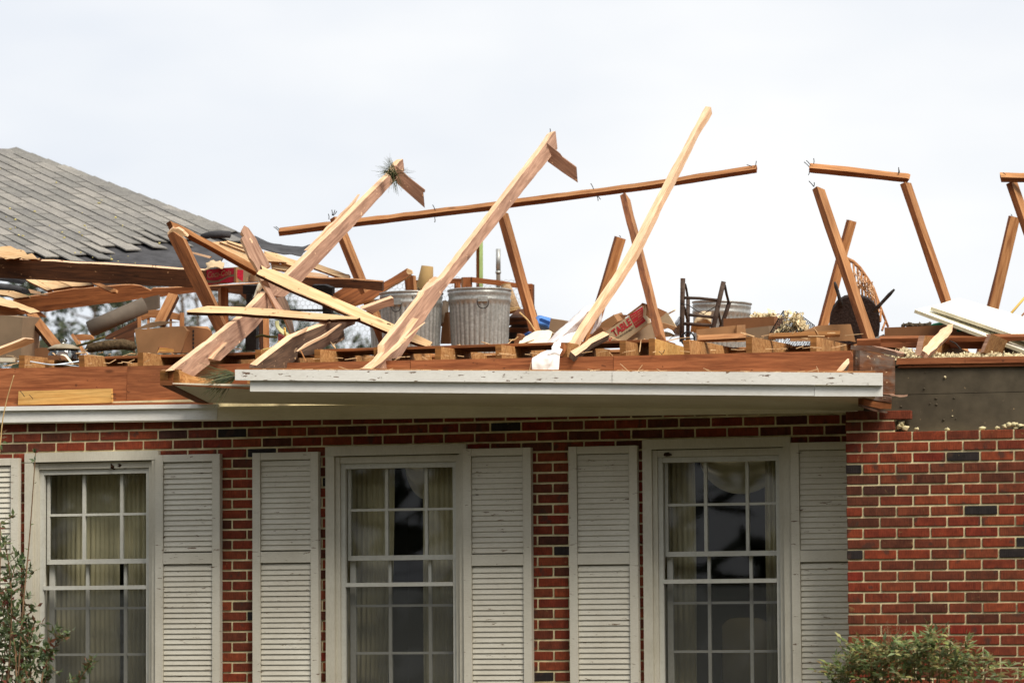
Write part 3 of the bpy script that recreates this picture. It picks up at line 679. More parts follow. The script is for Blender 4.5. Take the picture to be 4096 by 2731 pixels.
board('eave_end_board', cv(365, 1195, 755, 1265, 750, 1345, 600, 1340, 365, 1290), (*cv(365, 1240)[0], -.78), (*cv(755, 1300)[0], -.48), 0, .04, ('brown',), H)
board('eave_end_board', cv(340, 1290, 600, 1340, 700, 1380, 690, 1400, 560, 1385, 350, 1320), (*cv(340, 1300)[0], -.78), (*cv(690, 1390)[0], -.5), 0, .03, ('stained',), H, rough=.003)
board('top_plate', cv(185, 455, 480, 462, 800, 540, 835, 560, 830, 605, 800, 605, 490, 545, 300, 520, 185, 515), (*cv(185, 490)[0], -.1), (*cv(830, 580)[0], -.3), 0, .09, ('stained', 'aged'), H, rough=.002)
board('paint_strip', cv(620, 1135, 760, 1130, 880, 1150, 975, 1140, 970, 1165, 870, 1180, 760, 1160), (*cv(620, 1140)[0], -.6), (*cv(975, 1150)[0], -.6), 0, .006, ('aged',), H, rough=.003, step=.02)
for pl, Y in ((ci(810, 950, 850, 770, 905, 765, 875, 950), -.2), (ci(1395, 920, 1465, 755, 1500, 750, 1450, 935), -.2)):
    a_, b_ = pl[1], pl[0]
    c1 = P(*a_, Y); c0 = P(*b_, Y); dx = P(*pl[2], Y)-c1; ex = V((.05, 3.0, 0))
    vs = [c0, c0+dx, c1+dx, c1]; vs += [v+ex for v in vs]
    mkobj('joist', vs, [(0, 1, 2, 3), (7, 6, 5, 4), (0, 4, 5, 1), (1, 5, 6, 2), (2, 6, 7, 3), (3, 7, 4, 0)], ['joist', 'aged'], H, None, [1, 0, 0, 0, 0, 0])
def fluff(name, spots, n, seed, parent=None):
    r2_ = random.Random(seed); vs, fs = [], []
    for c, r in spots:
        for k in range(n):
            p = c+V((r2_.gauss(0, r*.7), r2_.gauss(0, r*.7), r2_.gauss(0, r*.55))); a = V((r2_.gauss(0, 1), r2_.gauss(0, 1), r2_.gauss(0, 1))).normalized()*r*r2_.uniform(.4, .9); b = a.orthogonal().normalized()*r*r2_.uniform(.2, .6); i0 = len(vs)
            q = V((r2_.gauss(0, .2)*r, r2_.gauss(0, .2)*r, .3*r)); vs += [p-a, p+b+q, p+a, p-b-q]; fs.append((i0, i0+1, i0+2, i0+3))
    return mkobj(name, vs, fs, 'insulation', parent)
rn = random.Random(11); sp = []
for i in range(800):
    x = rn.uniform(3545, 4090); y = rn.gauss(1426, 5) - (28*math.exp(-((x-3625)/38)**2)) * rn.random()
    sp.append((P(x, y, rn.uniform(-.25, .35)), rn.choice((.006, .008, .010, .014))))
tag(fluff('blown_insulation', sp, 9, 6), 'cream fluffy blown insulation lying between the exposed joists above the black sheathing', 'insulation', None, 'stuff')

# ------------------------------------------------------------------ shingled roof section, collapsed at the left
def cv3(x, y, d): return R_*x + U_*y + W_*d
RO = P(600, 950, 4.6)
r1 = cv3(.649, -.296, -.70).normalized(); r2 = cv3(.743, .089, .663); r2 = (r2-r1*r2.dot(r1)).normalized(); r3 = r1.cross(r2)
if r3.z < 0: r3 = -r3
roof = empty('collapsed_roof', RO, 'grey asphalt shingled hip roof section sagging behind the splintered beams', 'roof')
def inpoly(x, y, pl):
    c = False; j = len(pl)-1
    for i in range(len(pl)):
        (xi, yi), (xj, yj) = pl[i], pl[j]
        if (yi > y) != (yj > y) and x < (xj-xi)*(y-yi)/(yj-yi)+xi: c = not c
        j = i
    return c
def onroof(x, y, h=0): return onplane(x, y, RO+r3*h, r3)
RM = Matrix((r1, r2, r3)).transposed().to_4x4()
deck = [(-240, 640), (-60, 598), (75, 594), (330, 690), (700, 832), (960, 930), (1010, 965), (905, 1010), (860, 1080), (820, 1140), (300, 1130), (-240, 1090)]
dp = [onroof(x, y, -.012) for x, y in deck]
mkobj('underlayment', dp+[p-r3*.02 for p in dp], [tuple(range(len(dp))), tuple(range(2*len(dp)-1, len(dp)-1, -1))]+[(i, (i+1) % len(dp), (i+1) % len(dp)+len(dp), i+len(dp)) for i in range(len(dp))], 'felt', roof)
tabs = [(-240, 690), (-60, 612), (72, 606), (330, 703), (680, 838), (880, 915), (960, 962), (850, 958), (735, 985), (690, 988), (560, 1004), (470, 1010), (380, 1026), (240, 1034), (170, 1024), (-240, 1034)]
bm = bmesh.new(); TW, TH, TT = .293, .150, .010
vs = [bm.verts.new(v) for v in ((-TW/2, -.064, .009), (TW/2, -.064, .009), (TW/2, .085, 0), (-TW/2, .085, 0), (-TW/2, -.064, .009+TT), (TW/2, -.064, .009+TT), (TW/2, .085, TT), (-TW/2, .085, TT))]
for f in BF: bm.faces.new([vs[i] for i in f])
tabm = bpy.data.meshes.new('shingle'); bm.to_mesh(tabm); bm.free(); tabm.materials.append(MAT['shingle']); tabm.materials.append(MAT['shingle_under'])
rs = random.Random(21); tl_ = []
for j in range(-22, 24):
    for i in range(-22, 16):
        c = RO + r1*(i*.305+(.1525 if j % 2 else 0)) + r2*(j*.127)
        x, y = proj(c)
        if inpoly(x, y, tabs): tl_.append((c, x, y))
tl_.sort(key=lambda q: (q[1] < -40))
keep = [q for q in tl_ if q[1] > -110]
extra = []
for k, (c, x, y) in enumerate(keep):
    M = RM.copy(); M.translation = c + r3*(.0+rs.uniform(0, .002))
    lift = 0
    if y > 940 and 200 < x < 760 and rs.random() < .5: lift = rs.uniform(2, 8)
    elif rs.random() < .06: lift = rs.uniform(1, 3)
    M = M @ Matrix.Rotation(radians(rs.gauss(0, .5)), 4, 'Z') @ Matrix.Rotation(radians(-lift), 4, 'X')
    if k < 300: inst('shingle', tabm, roof, M)
    else: extra.append(M)
if extra:
    vs, fs = join([([M@v.co for v in tabm.vertices], [tuple(p.vertices) for p in tabm.polygons]) for M in extra]); tag(mkobj('shingles', vs, fs, 'shingle', roof), kind='stuff')
# cap shingles along the hip
hip = [(-120, 598), (75, 594), (330, 688), (690, 826), (930, 914)]
capn = 0
for (xa, ya), (xb, yb) in zip(hip[:-1], hip[1:]):
    pa, pb = onroof(xa, ya+3, .012), onroof(xb, yb+3, .012); d = (pb-pa); k = max(1, int(d.length/.17)); d.normalize()
    side = r3.cross(d).normalized()
    if proj(pa+side*.1)[1] < proj(pa)[1]: side = -side
    for i in range(k):
        c = pa + d*((i+.5)*(pb-pa).length/k)
        q = [c-d*.13, c+d*.13, c+d*.13+side*.17-r3*.01, c-d*.13+side*.17-r3*.016, c-d*.13-side*.17-r3*.12, c+d*.13-side*.17-r3*.115]
        q = [v + r3*(.012 if n_ in (0, 3, 4) else .0) for n_, v in enumerate(q)]
        vs = q+[v-r3*.008 for v in q]
        mkobj('ridge_cap', vs, [(0, 1, 2, 3), (1, 0, 4, 5), (6, 9, 8, 7), (7, 11, 10, 6), (2, 8, 9, 3), (3, 9, 6, 0), (0, 6, 10, 4), (4, 10, 11, 5), (5, 11, 7, 1), (1, 7, 8, 2)], 'shingle_under' if rs.random() < .0 else 'shingle', roof)
rl = random.Random(9); sp = []
for k in range(70):
    x, y = rl.uniform(-20, 900), rl.uniform(640, 1070)
    if inpoly(x, y, deck) and y > 620+x*.42: sp.append((onroof(x, y, .02), rl.uniform(.005, .012)))
tag(lumps('leaf_litter', sp, 'litter', roof, 8, sub=1), kind='stuff')
sheet('loose_felt', [[(*p, 4.2) for p in cb(1090, 385, 1300, 455, 1560, 485, 1690, 455)], [(*p, 4.0) for p in cb(1130, 450, 1300, 500, 1480, 530, 1640, 520)], [(*p, 3.8) for p in cb(1170, 505, 1310, 545, 1480, 570, 1580, 582)]], 'felt', (30, 16), .006, .012, roof, fr=6)
tube('felt_roll', [P(*q, 4.0) for q in cb(540, 385, 640, 362, 760, 358, 835, 362)], [.022, .028, .029, .027], 'felt', roof, 14)
for pl in (cb(640, 440, 720, 436, 1000, 540, 1070, 655, 900, 610), cb(722, 436, 830, 430, 1010, 488, 1060, 560, 1002, 540), cb(800, 420, 1000, 478, 990, 500, 820, 440), cb(1012, 490, 1300, 590, 1420, 650, 1240, 640, 1072, 655, 1064, 560),
           cb(1190, 530, 1330, 560, 1560, 640, 1500, 690, 1250, 610), cb(1260, 650, 1480, 690, 1430, 740, 1270, 712)):
    x, y = sum(p[0] for p in pl)/len(pl), sum(p[1] for p in pl)/len(pl)
    board('deck_board', pl, (x-60, y-25, 3.5), (x+60, y+25, 3.4), 30, .022, ('freshplank', 'lightbrown'), roof, rough=.003, edge='bot')
board('deck_board', cb(1720, 655, 2091, 790)+ce(250, 385, 255, 425, 200, 430)+cb(1705, 708), (1265, 1060, 3.6), (1390, 1105, 3.5), 30, .025, ('freshplank', 'brown'), roof, rough=.002, edge='bot')
board('deck_board', cb(1600, 745, 1780, 765, 1865, 790, 1850, 812, 1640, 805), (1220, 1092, 3.3), (1310, 1108, 3.3), 10, .02, ('fresh', 'brown'), roof, rough=.003, edge='bot')
board('deck_board', cb(385, 530, 480, 550, 640, 590, 620, 610, 400, 548), (760, 1008, 3.3), (840, 1030, 3.3), 0, .02, ('fresh', 'brown'), roof, rough=.002)

# ------------------------------------------------------------------ timbers
T = 'timber'
b1_ = board('ceiling_beam', cc(-40, 172, 1720, 276, 1720, 425, -40, 336), (*cc(0, 260)[0], 2.0), (*cc(1600, 340)[0], 2.3), 14, .05, ('darkbrown', 'fresh'), None, .002, 'top',
           lab='long dark brown beam speckled with chips lying below the grey shingles', cat='beam')
nails(b1_, [(*cc(365, 185)[0], *cc(375, 168)[0], 2.0), (*cc(510, 200)[0], *cc(512, 180)[0], 2.0), (*cc(522, 200)[0], *cc(523, 181)[0], 2.0), (*cc(1275, 245)[0], *cc(1278, 225)[0], 2.1), (*cc(1300, 246)[0], *cc(1303, 228)[0], 2.1)])
board('splintered_board', ca(-20, 1150, 20, 1140, 110, 1135, 250, 1180, 420, 1258, 410, 1280, 280, 1272, 150, 1268, 60, 1275, -20, 1240), (0, 1010, 1.95), (150, 1025, 1.95), 20, .03, ('freshplank', 'brown'), None, .007, 'bot', step=.03,
      lab='splintered pale board end lying on the long dark beam at the left edge', cat='board')
board('ceiling_beam', cc(110, 520, 620, 430, 1100, 396, 1180, 405, 1262, 445, 1280, 425, 1640, 412, 1640, 458, 470, 607, 395, 622, 330, 618, 390, 668, 300, 655, 200, 640, 110, 640), (*cc(150, 560)[0], 2.5), (*cc(1600, 440)[0], 3.0), 8, .05, ('brown', 'lightbrown'), None, .002,
      lab='reddish brown beam with a torn end under the long dark beam', cat='beam')
board('splintered_board', cc(-20, 498, 60, 520, 150, 545, 240, 580, 335, 620, 285, 628, 180, 605, 60, 578, -20, 560), (0, 1220, 1.7), (150, 1245, 1.8), 25, .02, ('freshplank', 'brown'), None, .005, 'bot', step=.03, lab='pale splintered board end pointing right above the tall cardboard box', cat='board')
board('broken_joist', cc(-20, 562, 60, 580, 180, 607, 285, 630, 210, 642, 120, 652, -20, 670), (0, 1250, 1.75), (130, 1255, 1.85), 0, .04, ('brown',), None, .002, lab='brown broken joist end under the pale splintered board at the left edge', cat='beam')
rd = empty('roof_decking', P(*cc(400, 400)[0], 2.4), 'three pale roof planks side by side jammed between two dark beams', 'planks')
for pl in (cc(215, 350, 300, 352, 432, 432, 395, 442), cc(302, 352, 475, 362, 598, 408, 434, 432), cc(477, 362, 730, 375, 776, 390, 770, 397, 600, 408)):
    board('plank', pl, (*pl[0], 2.45), (*pl[2], 2.2), 35, .022, ('freshplank', 'brown'), rd, .002, 'bot')
board('plank_end', cc(760, 376, 832, 380, 972, 432, 965, 455, 935, 455), (*cc(770, 380)[0], 2.4), (*cc(960, 445)[0], 2.2), 20, .022, ('lightbrown', 'brown'), None, .002, 'bot', lab='narrow tan plank end poking out under the long dark beam', cat='plank')
board('plank_end', cc(-20, 438, 110, 445, 242, 488, 240, 495, 130, 507, 60, 485, -20, 474), (*cc(-10, 450)[0], 2.3), (*cc(230, 490)[0], 2.2), 30, .025, ('freshplank', 'brown'), None, .003, 'bot', lab='pale torn plank end below the black felt roll at the left edge', cat='plank')
board('wood_splinter', cc(238, 430, 330, 452, 330, 462, 412, 487, 330, 478, 255, 464), (*cc(240, 440)[0], 2.25), (*cc(400, 480)[0], 2.2), 10, .015, ('fresh', 'brown'), None, .002, 'bot', lab='short pale splinter wedged beside the black felt roll', cat='splinter')
fr_ = tube('felt_roll', [P(*q, 2.5) for q in cc(-40, 412, 60, 418, 150, 430, 205, 445)], [.03, .028, .026, .024], 'felt', None, 12, lab='black roofing felt rolled up under the dark beam at the left edge', cat='felt roll')
board('felt_scrap', cc(-20, 345, 100, 345, 215, 368, 180, 392, 60, 370, -20, 360), (*cc(-20, 350)[0], 2.6), (*cc(200, 380)[0], 2.5), 10, .008, ('felt',), None, .003, lab='flat black felt scrap sticking out above the felt roll', cat='felt')
board('felt_scrap', cc(185, 430, 290, 440, 300, 455, 380, 452, 350, 466, 230, 470, 180, 468), (*cc(190, 450)[0], 2.45), (*cc(370, 455)[0], 2.4), 10, .008, ('felt',), None, .003, lab='grey felt scrap beside the short pale splinter', cat='felt')

st1 = board('wall_stud', cb(183, 375, 205, 345, 240, 330, 345, 405, 775, 1310, 778, 1345, 690, 1385), (*cb(260, 400)[0], 1.3), (*cb(720, 1330)[0], 1.25), 24, .05, ('brown', 'lightbrown'), None, .002, lab='leaning red brown stud with a splintered top in front of the shingled roof', cat=T)
board('broken_rafter', cb(210, 215, 235, 232, 290, 250, 1085, 675, 1135, 765, 1000, 692, 390, 348, 240, 285, 228, 250), (*cb(260, 270)[0], 1.45), (*cb(1090, 730)[0], 1.9), -32, .055, ('lightbrown', 'brown'), None, .002, 'bot', lab='brown broken rafter sloping down right from the splintered stud top', cat=T)
board('splintered_end', cb(183, 362, 200, 330, 240, 295, 300, 300, 345, 330, 395, 385, 330, 388, 260, 372), (*cb(190, 350)[0], 1.38), (*cb(380, 380)[0], 1.42), 15, .05, ('freshplank', 'fresh'), st1, .006, 'all', step=.02)

# torn upright board in front of rafter A
board('torn_board', cb(985, 265, 1030, 292, 1085, 370, 1110, 402, 1180, 540, 1262, 692, 1215, 708, 1135, 742, 1085, 650, 1040, 600, 1000, 500, 955, 395, 985, 375, 955, 330, 962, 308), (*cb(1000, 290)[0], 1.0), (*cb(1200, 700)[0], 1.0), -25, .035, ('aged', 'fresh'), None, .004, 'all', lab='upright torn grey brown board with a jagged top beside the pale roof planks', cat='board', step=.05)
board('torn_board', cb(1140, 800, 1185, 840, 1260, 930, 1295, 1000, 1400, 1155, 1330, 1165, 1240, 985, 1180, 880), (*cb(1160, 820)[0], 1.02), (*cb(1370, 1150)[0], .98), -25, .035, ('aged', 'fresh'), None, .003, 'all', lab='pale narrow torn strip hanging below the crossing of rafter and plank', cat='board', step=.05)
board('torn_board', co(640, 460, 790, 440, 880, 670, 960, 1060, 905, 1085, 820, 880, 760, 660), (*co(700, 470)[0], 1.12), (*co(930, 1060)[0], 1.08), -20, .03, ('weathered', 'fresh'), None, .003, 'bot', lab='dark torn board hanging behind the horizontal pale plank', cat='board', step=.05)
sheet('paper_scrap', [[(*p, 1.25) for p in co(440, 200, 400, 330, 330, 430)], [(*p, 1.22) for p in co(390, 215, 330, 320, 270, 470)], [(*p, 1.25) for p in co(350, 235, 300, 330, 262, 485)]], 'paper', (12, 12), .003, .01, lab='torn white paper scrap on the lowest rafter near the cola crate', cat='paper')

RG = 'broken rafters standing on the eave'
rA = board('rafter', cdd(240, 995, 975, 428, 1225, 165, 1300, 330, 1180, 462, 1100, 560, 920, 725, 735, 895, 640, 882, 628, 850, 625, 930, 455, 1062, 300, 1000), (*cdd(300, 980)[0], -.78), (*cdd(1200, 250)[0], 1.0), -32, .05, ('aged', 'fresh'), None, .0012,
      lab='lowest left rafter standing on the torn corner of the eave', cat=T, grp=RG)
board('split_piece', cdd(632, 870, 700, 800, 800, 700, 810, 712, 720, 800, 660, 880), (*cdd(640, 860)[0], -.2), (*cdd(800, 710)[0], .1), -32, .02, ('fresh',), rA, .002)
nails(rA, [(*cdd(1120, 190)[0], *cdd(1130, 165)[0], .9), (*cdd(1045, 280)[0], *cdd(1050, 250)[0], .8), (*cdd(1140, 190)[0], *cdd(1150, 165)[0], .9)])
rA2 = board('rafter', cb(1225, 835, 1330, 800, 1440, 790)+cj(1480, 762, 1560, 645, 1600, 618, 1615, 740, 1480, 885)+cb(1590, 852, 1470, 962, 1400, 1015, 1290, 1000), (*cb(1350, 880)[0], 1.15), (*cj(1560, 720)[0], 3.1), -34, .05, ('aged', 'fresh'), None, .0012,
      lab='upper left rafter with a pine sprig caught near its tip', cat=T, grp=RG)
board('split_piece', cj(590, 1568, 820, 1330, 1060, 1100, 1090, 1060, 1150, 985, 1100, 1080, 1080, 1120, 960, 1230, 760, 1440, 650, 1568), (*cj(620, 1560)[0], 1.9), (*cj(1100, 1050)[0], 2.5), -30, .02, ('fresh',), rA2, .003)
board('ridge_block', cj(1485, 688, 1540, 700, 1660, 810, 1832, 945, 1828, 965, 1812, 968, 1828, 1130, 1680, 1000, 1535, 872), (*cj(1500, 760)[0], 3.05), (*cj(1810, 1040)[0], 3.2), 12, .02, ('aged', 'aged'), rA2, .002)
rB = board('rafter', ce(620, 1115, 1025, 605, 1040, 560, 1130, 500, 1240, 412)+ck(1265, 455, 1335, 345, 1365, 325, 1385, 510, 1270, 650)+ce(1240, 556, 780, 1268, 700, 1262, 698, 1312, 640, 1378, 420, 1378, 560, 1270, 620, 1195), (*ce(600, 1260)[0], .0), (*ck(1330, 420)[0], 3.2), -36, .05, ('aged', 'fresh'), None, .0012,
      lab='middle rafter leaning right in front of the two trash cans', cat=T, grp=RG)
board('ridge_block', ck(1278, 455, 1420, 570, 1440, 600, 1585, 708, 1597, 865, 1440, 760, 1285, 648), (*ck(1290, 540)[0], 3.12), (*ck(1580, 790)[0], 3.3), 12, .02, ('aged', 'aged'), rB, .002)
board('split_piece', ce(1020, 590, 1075, 480, 1150, 408, 1180, 415, 1240, 400, 1130, 500, 1040, 600), (*ce(1030, 590)[0], 1.2), (*ce(1220, 410)[0], 1.7), -20, .02, ('fresh',), rB, .004, step=.04)
board('split_piece', ce(400, 1380, 560, 1270, 720, 1130, 820, 1010, 880, 900, 920, 838, 978, 850, 900, 960, 830, 1050, 858, 1072, 760, 1160, 640, 1260, 480, 1378), (*ce(420, 1370)[0], -.25), (*ce(950, 850)[0], .25), -10, .02, ('fresh',), rB, .003, step=.05)
board('split_piece', ce(828, 1052, 940, 960, 1045, 883, 1048, 890, 950, 970, 850, 1064), (*ce(830, 1050)[0], .05), (*ce(1040, 886)[0], .2), -10, .008, ('fresh',), rB, 0)
nails(rB, [(*ce(985, 555)[0], *ce(975, 525)[0], 1.0), (*ce(920, 650)[0], *ce(910, 610)[0], .9), (*ce(955, 620)[0], *ce(965, 585)[0], .95), (*ck(1308, 340)[0], *ck(1307, 300)[0], 3.2)], r=.003)
rC = board('rafter', cg(660, 1185, 985, 690, 1220, 345)+cl(520, 1568, 880, 880, 985, 690, 1225, 240, 1260, 183, 1312, 190, 1180, 400, 1020, 730, 850, 1055, 600, 1568)+cg(1200, 490, 1000, 770, 740, 1165), (*cg(700, 1170)[0], .25), (*cl(1290, 250)[0], 3.0), 38, .055, ('fresh', 'aged'), None, .0012, 'bot',
      lab='tallest slender pale rafter with a white cloth knotted round its foot', cat=T, grp=RG)
nails(rC, [], 0)
sc_ = board('rafter_stub', cg(735, 1190, 905, 1082, 925, 1060, 1080, 980, 1145, 1012, 960, 1104, 790, 1238), (*cg(760, 1210)[0], .0), (*cg(1110, 1000)[0], .35), 38, .045, ('fresh', 'weathered'), None, .003, 'bot', lab='short split pale rafter stub lying at the foot of the cloth draped rafter', cat=T)
board('rafter_stub', cg(640, 1095, 700, 1105, 700, 1160, 655, 1240, 615, 1240), (*cg(650, 1100)[0], .1), (*cg(650, 1230)[0], .08), 0, .05, ('brown', 'lightbrown'), None, .002, lab='small dark block behind the white cloth on the eave band', cat=T)
# short stub further left, split 2x8
rE = board('rafter_stub', cdd(1115, 945, 1500, 645, 1920, 480)+ce(0, 862, 180, 858, 330, 848, 312, 905, 240, 935, 195, 962, 206, 1060, 100, 1120)+cdd(2035, 645, 1840, 748, 1700, 830, 1620, 842, 1545, 800, 1540, 872, 1420, 985, 1108, 985), (*cdd(1130, 960)[0], -.35), (*ce(200, 920)[0], .75), -32, .05, ('weathered', 'fresh'), None, .0015, lab='short wide weathered rafter stub split lengthwise behind the end of the white fascia', cat=T)
board('split_piece', cdd(1545, 798, 1640, 715, 1800, 640, 2005, 505, 2008, 515, 1850, 640, 1720, 705, 1600, 770), (*cdd(1550, 790)[0], -.02), (*cdd(2000, 510)[0], .5), -32, .012, ('fresh',), rE, .003)
board('split_piece', cdd(1470, 660, 1520, 630, 1655, 540, 1640, 580, 1560, 625), (*cdd(1480, 650)[0], -.1), (*cdd(1650, 550)[0], .2), -20, .012, ('fresh',), rE, .002)
board('split_piece', co(1040, 1330, 1060, 1330, 1155, 1520, 1140, 1530), (*co(1050, 1330)[0], -.05), (*co(1150, 1525)[0], -.05), 0, .008, ('lightbrown',), rE, 0)
D1 = board('fallen_plank', cb(1115, 768, 1140, 735, 1175, 722, 1160, 680, 1230, 720, 1290, 725)+ce(0, 580, 350, 735, 715, 905, 960, 1015, 1125, 1095, 1085, 1145, 905, 1088, 650, 985, 330, 850, 0, 692)+co(1900, 742, 1430, 562, 900, 340, 340, 72), (*cb(1200, 760)[0], .55), (*ce(1050, 1100)[0], .95), 35, .03, ('freshplank', 'darkbrown'), None, .002, 'bot', lab='long pale plank falling diagonally to the right behind the middle rafter', cat='plank')
nails(D1, [(*cb(1385, 880)[0], *cb(1388, 860)[0], .6), (*ce(650, 900)[0], *ce(685, 910)[0], .75)], r=.004)
D2 = board('fallen_plank', cdd(385, 372, 480, 348, 600, 322, 1000, 335, 1500, 375, 1950, 415)+ce(200, 820, 330, 825, 368, 836, 330, 852, 170, 852, 60, 858)+cdd(1880, 460, 1840, 468, 1450, 440, 950, 403, 600, 395, 385, 386), (*cdd(400, 375)[0], .3), (*ce(300, 838)[0], .5), 45, .028, ('freshplank', 'darkbrown'), None, .002, 'bot', lab='nearly level pale plank crossing in front of the lowest left rafter', cat='plank')
board('rafter_stub', ce(385, 748, 540, 690, 700, 632, 718, 640, 722, 715, 640, 725, 560, 760, 505, 795), (*ce(400, 750)[0], 1.5), (*ce(715, 680)[0], 1.6), -25, .04, ('aged', 'fresh'), None, .002, lab='short brown rafter end jutting in front of the left trash can', cat=T)

# purlin and studs
pu = board('purlin', [(1113, 927), (1400, 893), (2000, 820), (2600, 741), (3024, 676), (3027, 692), (2600, 759), (2000, 838), (1400, 910), (1117, 945)], (1115, 936, 3.5), (3025, 684, 3.6), -32, .055, ('brown', 'lightbrown'), None, .0015, lab='long thin purlin bar sloping up to the right behind the three rafters', cat='purlin')
nails(pu, [(*cj(300, 1368)[0], *cj(248, 1328)[0], 3.5), (*cj(308, 1355)[0], *cj(268, 1322)[0], 3.5), (*cj(1937, 1160)[0], *cj(1910, 1095)[0], 3.5), (*cj(1930, 1225)[0], *cj(1932, 1280)[0], 3.5), (*cl(180, 985)[0], *cl(152, 925)[0], 3.55), (*cl(210, 1045)[0], *cl(223, 1095)[0], 3.55), (*cl(213, 1045)[0], *cl(246, 1080)[0], 3.55), (*cl(1735, 768)[0], *cl(1750, 710)[0], 3.6), (*cl(1708, 765)[0], *cl(1657, 746)[0], 3.6)], r=.003)
SG = 'studs left standing from the knee wall'
def stud(A, B, wd, th, phi, lab, mats=('brown', 'lightbrown'), nl=(), cut=0):  # default woods: darker face, lighter side, light from the right put into colour
    p0, p1 = P(*A), P(*B); a = (p1-p0).normalized(); p2 = p1 + a*((FZ+.03-p1.z)/a.z); B = (*proj(p2), p2.y) if p1.y > 2 else B
    o = bar('wall_stud', A, B, wd, th, phi, mats, None, lab, T, SG, cut=cut, edge='all'); nails(o, nl, r=.003); return o
stud((1328, 872, 3.45), (1470, 1228, 3.4), .045, .09, 32, 'leaning stud behind the upper left rafter with nails on top', nl=[(*cj(860, 1210)[0], *cj(855, 1148)[0], 3.4), (*cj(865, 1205)[0], *cj(888, 1150)[0], 3.4), (*cj(870, 1210)[0], *cj(908, 1163)[0], 3.4), (*cj(825, 1250)[0], *cj(820, 1190)[0], 3.4)])
stud((1996, 850, 3.5), (2135, 1345, 3.3), .045, .09, 28, 'leaning stud just right of the right trash can')
stud((2490, 776, 3.2), (2632, 1342, .62), .044, .07, 20, 'leaning stud standing over the printed table box')
stud((2486, 952, 4.2), (2395, 1250, 4.2), .075, .05, 20, 'short tan stud behind the tall slender rafter', ('lightbrown', 'brown'), [(*cl(440, 1445)[0], *cl(428, 1428)[0], 4.2)])
stud((3258, 752, 1.2), (3466, 1368, .75), .042, .08, 32, 'tall leaning stud crossing in front of the black chair seat', nl=[(*cm(133, 330)[0], *cm(88, 278)[0], 1.2), (*cm(133, 330)[0], *cm(136, 290)[0], 1.2)])
stud((3412, 884, 4.3), (3290, 1330, 4.3), .062, .05, 25, 'tan leaning stud crossing behind the tall stud at the black chair', ('lightbrown', 'brown'))
stud((3610, 733, 3.5), (3780, 1230, 3.4), .045, .09, 26, 'leaning stud rising from behind the white panels to the short top bar')
stud((4062, 868, 4.3), (3972, 1250, 4.3), .075, .05, 20, 'tan leaning stud behind the white panels near the right edge', ('lightbrown', 'brown'), [(*cm(1910, 600)[0], *cm(1900, 575)[0], 4.3)])
stud((4034, 732, 3.5), (4190, 1180, 3.4), .045, .09, 28, 'leaning stud cut by the right edge of the picture')
tp = board('top_plate', cm(90, 160, 430, 192, 700, 225, 965, 252, 990, 262, 970, 292, 880, 285, 500, 245, 120, 208, 90, 203), (*cm(90, 180)[0], 3.4), (*cm(980, 270)[0], 3.5), -35, .06, ('brown', 'lightbrown'), None, .0015, lab='short nearly level top bar studded with nails at the upper right', cat='plate')
nails(tp, [(*cm(95, 155)[0], *cm(46, 108)[0], 3.4), (*cm(105, 140)[0], *cm(66, 94)[0], 3.4), (*cm(132, 128)[0], *cm(132, 75)[0], 3.4), (*cm(92, 200)[0], *cm(84, 224)[0], 3.4), (*cm(888, 225)[0], *cm(893, 155)[0], 3.5), (*cm(900, 212)[0], *cm(892, 165)[0], 3.5)], r=.003)
tp = board('top_plate', cm(1812, 245, 1990, 250, 2200, 250, 2200, 292, 1812, 290), (*cm(1812, 265)[0], 3.4), (*cm(2150, 265)[0], 3.5), -35, .06, ('brown', 'lightbrown'), None, .0015, lab='top bar end with a dark knot cut by the right edge', cat='plate')
nails(tp, [(*cm(1852, 222)[0], *cm(1826, 205)[0], 3.4)], r=.003)

